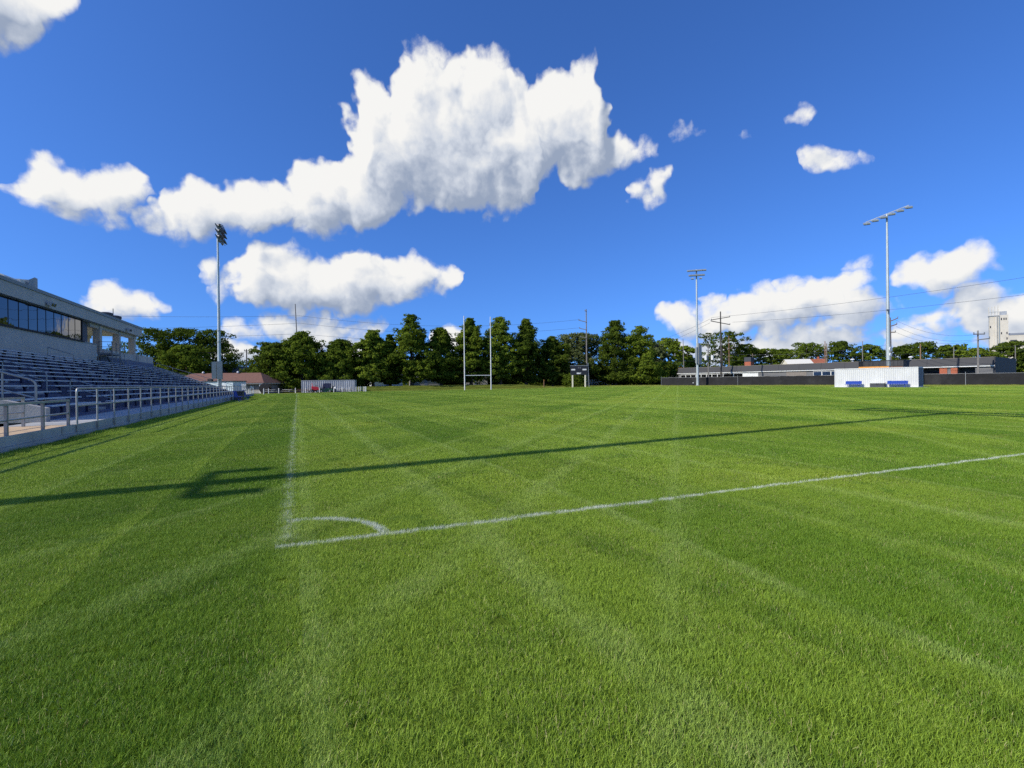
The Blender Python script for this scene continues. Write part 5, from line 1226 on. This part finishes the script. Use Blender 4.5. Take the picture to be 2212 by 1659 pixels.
def picnic(u, Z, rz, m, label):
    x, y = xy(u, Z); o = root('picnic_table', (x, y, Gz(x, y)), rz, label, 'picnic table')
    for k in range(4): part('top_plank', MB().box(-0.95, 0.95, -0.38 + 0.195*k, -0.20 + 0.195*k, 0.72, 0.76), m, o)
    for s_ in (-1, 1):
        part('seat', MB().box(-0.95, 0.95, s_*0.72 - 0.13, s_*0.72 + 0.13, 0.42, 0.46), m, o)
        for x_ in (-0.65, 0.65): part('leg', MB().tube([(x_, s_*0.75, 0), (x_, s_*0.18, 0.72)], 0.035, 6), M_BLACK, o)
    for x_ in (-0.65, 0.65): part('brace', MB().box(x_ - 0.03, x_ + 0.03, -0.75, 0.75, 0.36, 0.41), M_BLACK, o)
picnic(584, 93, -0.3, M_TABLE, 'pale picnic table beside the black cable drum'); picnic(622, 94.5, -0.5, M_TABLE, 'pale picnic table left of the brown tables')
picnic(653, 96, -0.3, M_TABLED, 'brown picnic table at the left corner of the grey container'); picnic(668, 96.2, -0.9, M_TABLED, 'brown picnic table next to the red cart')
picnic(728, 97, -0.3, M_TABLE, 'grey-topped picnic table in front of the middle of the grey container'); picnic(751, 97.5, -0.3, M_TABLE, 'white-topped picnic table at the right end of the grey container')
xd, yd = xy(573, 96); o = root('cable_drum', (xd, yd, Gz(xd, yd)), -YAW, 'round black drum beside the brown roofed building', 'drum')
for y_ in (-0.45, 0.45): part('flange', MB().tube([(0, y_ - 0.06, 1.0), (0, y_ + 0.06, 1.0)], 1.0, 18), M_BLACK, o)
part('core', MB().tube([(0, -0.4, 1.0), (0, 0.4, 1.0)], 0.6, 14), M_RUBBER, o)
# machines parked at the container
def wheels(o, spots, r, w=0.22):
    for x, y in spots:
        q = part('wheel', MB().tube([(x, y - w/2, r), (x, y + w/2, r)], r, 14), M_RUBBER, o); part('rim', MB().tube([(x, y - w/2 - 0.01, r), (x, y + w/2 + 0.01, r)], r*0.5, 10), M_CHROME, q)
xc, yc = xy(681, 97.0); o = root('utility_cart', (xc, yc, Gz(xc, yc)), -YAW + 0.3, 'red utility cart with a roll bar before the grey container', 'cart')
part('chassis', MB().box(-0.7, 0.7, -0.4, 0.4, 0.28, 0.55), M_BLACK, o); part('body', MB().prism([(-0.72, -0.42, 0.55), (-0.72, -0.42, 1.28), (-0.1, -0.42, 1.22), (0.5, -0.42, 1.15), (0.75, -0.42, 0.9), (0.75, -0.42, 0.55)], (0, 0.84, 0)), M_RED, o)
part('roll_bar', MB().tube([(-0.5, -0.38, 1.2), (-0.62, -0.38, 1.95), (-0.62, 0.38, 1.95), (-0.5, 0.38, 1.2)], 0.035, 6), M_RED, o); part('steering_wheel', MB().tube([(0.2, 0, 1.15), (0.1, 0, 1.42)], [0.03, 0.18], 8), M_BLACK, o)
wheels(o, ((-0.45, -0.45), (0.5, -0.45), (-0.45, 0.45), (0.5, 0.45)), 0.3)
def mower(u, Z, label, rz):
    x, y = xy(u, Z); o = root('ride_on_mower', (x, y, Gz(x, y)), rz, label, 'mower')
    part('deck', MB().prism([(-0.5, -0.5, 0.12), (0.45, -0.6, 0.12), (0.45, -0.5, 0.32), (-0.5, -0.45, 0.34)], (0, 1.05, 0)), M_GREEN, o)
    part('hood', MB().prism([(0.1, -0.28, 0.35), (0.95, -0.28, 0.35), (0.95, -0.28, 0.72), (0.15, -0.28, 0.86)], (0, 0.56, 0)), M_GREEN, o)
    part('fender', MB().prism([(-0.95, -0.45, 0.35), (-0.05, -0.45, 0.35), (-0.15, -0.45, 0.66), (-0.85, -0.45, 0.7)], (0, 0.9, 0)), M_GREEN, o)
    part('seat', MB().prism([(-0.75, -0.24, 0.7), (-0.25, -0.24, 0.7), (-0.28, -0.24, 0.8), (-0.62, -0.24, 0.82), (-0.72, -0.24, 1.2), (-0.82, -0.24, 1.18)], (0, 0.48, 0)), M_BLACK, o)
    part('steering_wheel', MB().tube([(0.15, 0, 0.82), (0.0, 0, 1.05)], [0.03, 0.17], 8), M_BLACK, o)
    wheels(o, ((-0.55, -0.5), (-0.55, 0.5)), 0.3, 0.26); wheels(o, ((0.72, -0.4), (0.72, 0.4)), 0.2, 0.18)
mower(700, 96.6, 'dark green ride-on mower right of the red cart', -YAW + 0.4); mower(714, 96.8, 'dark green ride-on mower next to the white board', -YAW + 2.6)
xc, yc = xy(706, 97.8); o = root('folded_chairs', (xc, yc, Gz(xc, yc)), -YAW, 'dark stack of folded chairs against the grey container', 'chairs')
for k in range(5): part('folded_chair', MB().obox((-0.7 + 0.3*k, 0, 0.95), (0.12, 0, 0.02), (0, 0.26, 0), (0.16, 0, 0.85 + 0.05*(k % 2))), M_NAVY, o)
xc, yc = xy(721, 97.0); o = root('white_board', (xc, yc, Gz(xc, yc)), -YAW, 'white board leaning near the green mower', 'board'); part('sheet', MB().obox((0, 0, 0.55), (0.42, 0, 0), (0, 0.02, 0.006), (-0.14, 0.1, 0.55)), M_WHITE, o); part('prop', MB().tube([(0, 0.5, 0), (0, 0.1, 0.9)], 0.02, 5), M_GALV, o)
# parked cars behind
def car(u, Z, rz, paint, label):
    x, y = xy(u, Z); o = root('parked_car', (x, y, Gz(x, y) + 0.05), rz, label, 'car')
    pr = [(-2.2, 0.35), (-2.25, 0.8), (-2.1, 0.95), (-1.5, 1.0), (-0.95, 1.42), (0.5, 1.45), (1.15, 1.0), (2.1, 0.85), (2.25, 0.6), (2.2, 0.35)]
    part('body', MB().prism([(a, -0.85, c) for a, c in pr], (0, 1.7, 0)), paint, o)
    for y_ in (-0.86, 0.86):
        for poly in ([(-1.3, 1.02), (-0.9, 1.36), (-0.25, 1.39), (-0.25, 1.02)], [(-0.15, 1.02), (-0.15, 1.39), (0.45, 1.38), (0.95, 1.02)]):
            part('side_window', MB().prism([(a, y_ - 0.01, c) for a, c in poly], (0, 0.02, 0)), M_WIN, o)
    part('windscreen', MB().obox((0.86, 0, 1.23), (0.32, 0, -0.22), (0, 0.72, 0), (0.015, 0, 0.02)), M_WIN, o)
    for y_ in (-0.62, 0.62): part('headlight', MB().box(2.1, 2.262, y_ - 0.16, y_ + 0.16, 0.62, 0.76), M_WHITE, o); part('tail_light', MB().box(-2.27, -2.15, y_ - 0.15, y_ + 0.15, 0.7, 0.85), M_RED, o)
    wheels(o, ((-1.4, -0.84), (1.4, -0.84), (-1.4, 0.84), (1.4, 0.84)), 0.34)
car(603, 112, 0.4, M_CARD, 'dark car parked left of the layered tree'); car(590, 116, 0.5, M_CARR, 'dark red car parked behind the dark car'); car(635.5, 112, 1.6, M_CARD, 'dark car parked at the left end of the grey container')
rd = MB(); a, b_ = Vector((*xy(560, 118), 0)), Vector((*xy(650, 114), 0)); n_ = Vector((-(b_-a).y, (b_-a).x, 0)).normalized()*6
rd.add([(p.x, p.y, Gz(p.x, p.y) + 0.02) for p in (a - n_, b_ - n_, b_ + n_, a + n_)], [(0, 1, 2, 3)]); mo = solo('parking_area', rd, M_ASPH, 'x', 'x', kind='structure'); del mo['label']; del mo['category']
# low posts near the middle light pole
xt, yt = xy(1497.5, 113); o = root('hydrant_post', (xt, yt, Gz(xt, yt)), 0, 'short dark post with a white top beside the middle light pole', 'post'); part('stem', MB().tube([(0, 0, -0.05), (0, 0, 0.55)], 0.1, 8), M_BLACK, o); part('cap', MB().tube([(0, 0, 0.55), (0, 0, 0.75)], 0.12, 8), M_WHITE, o)
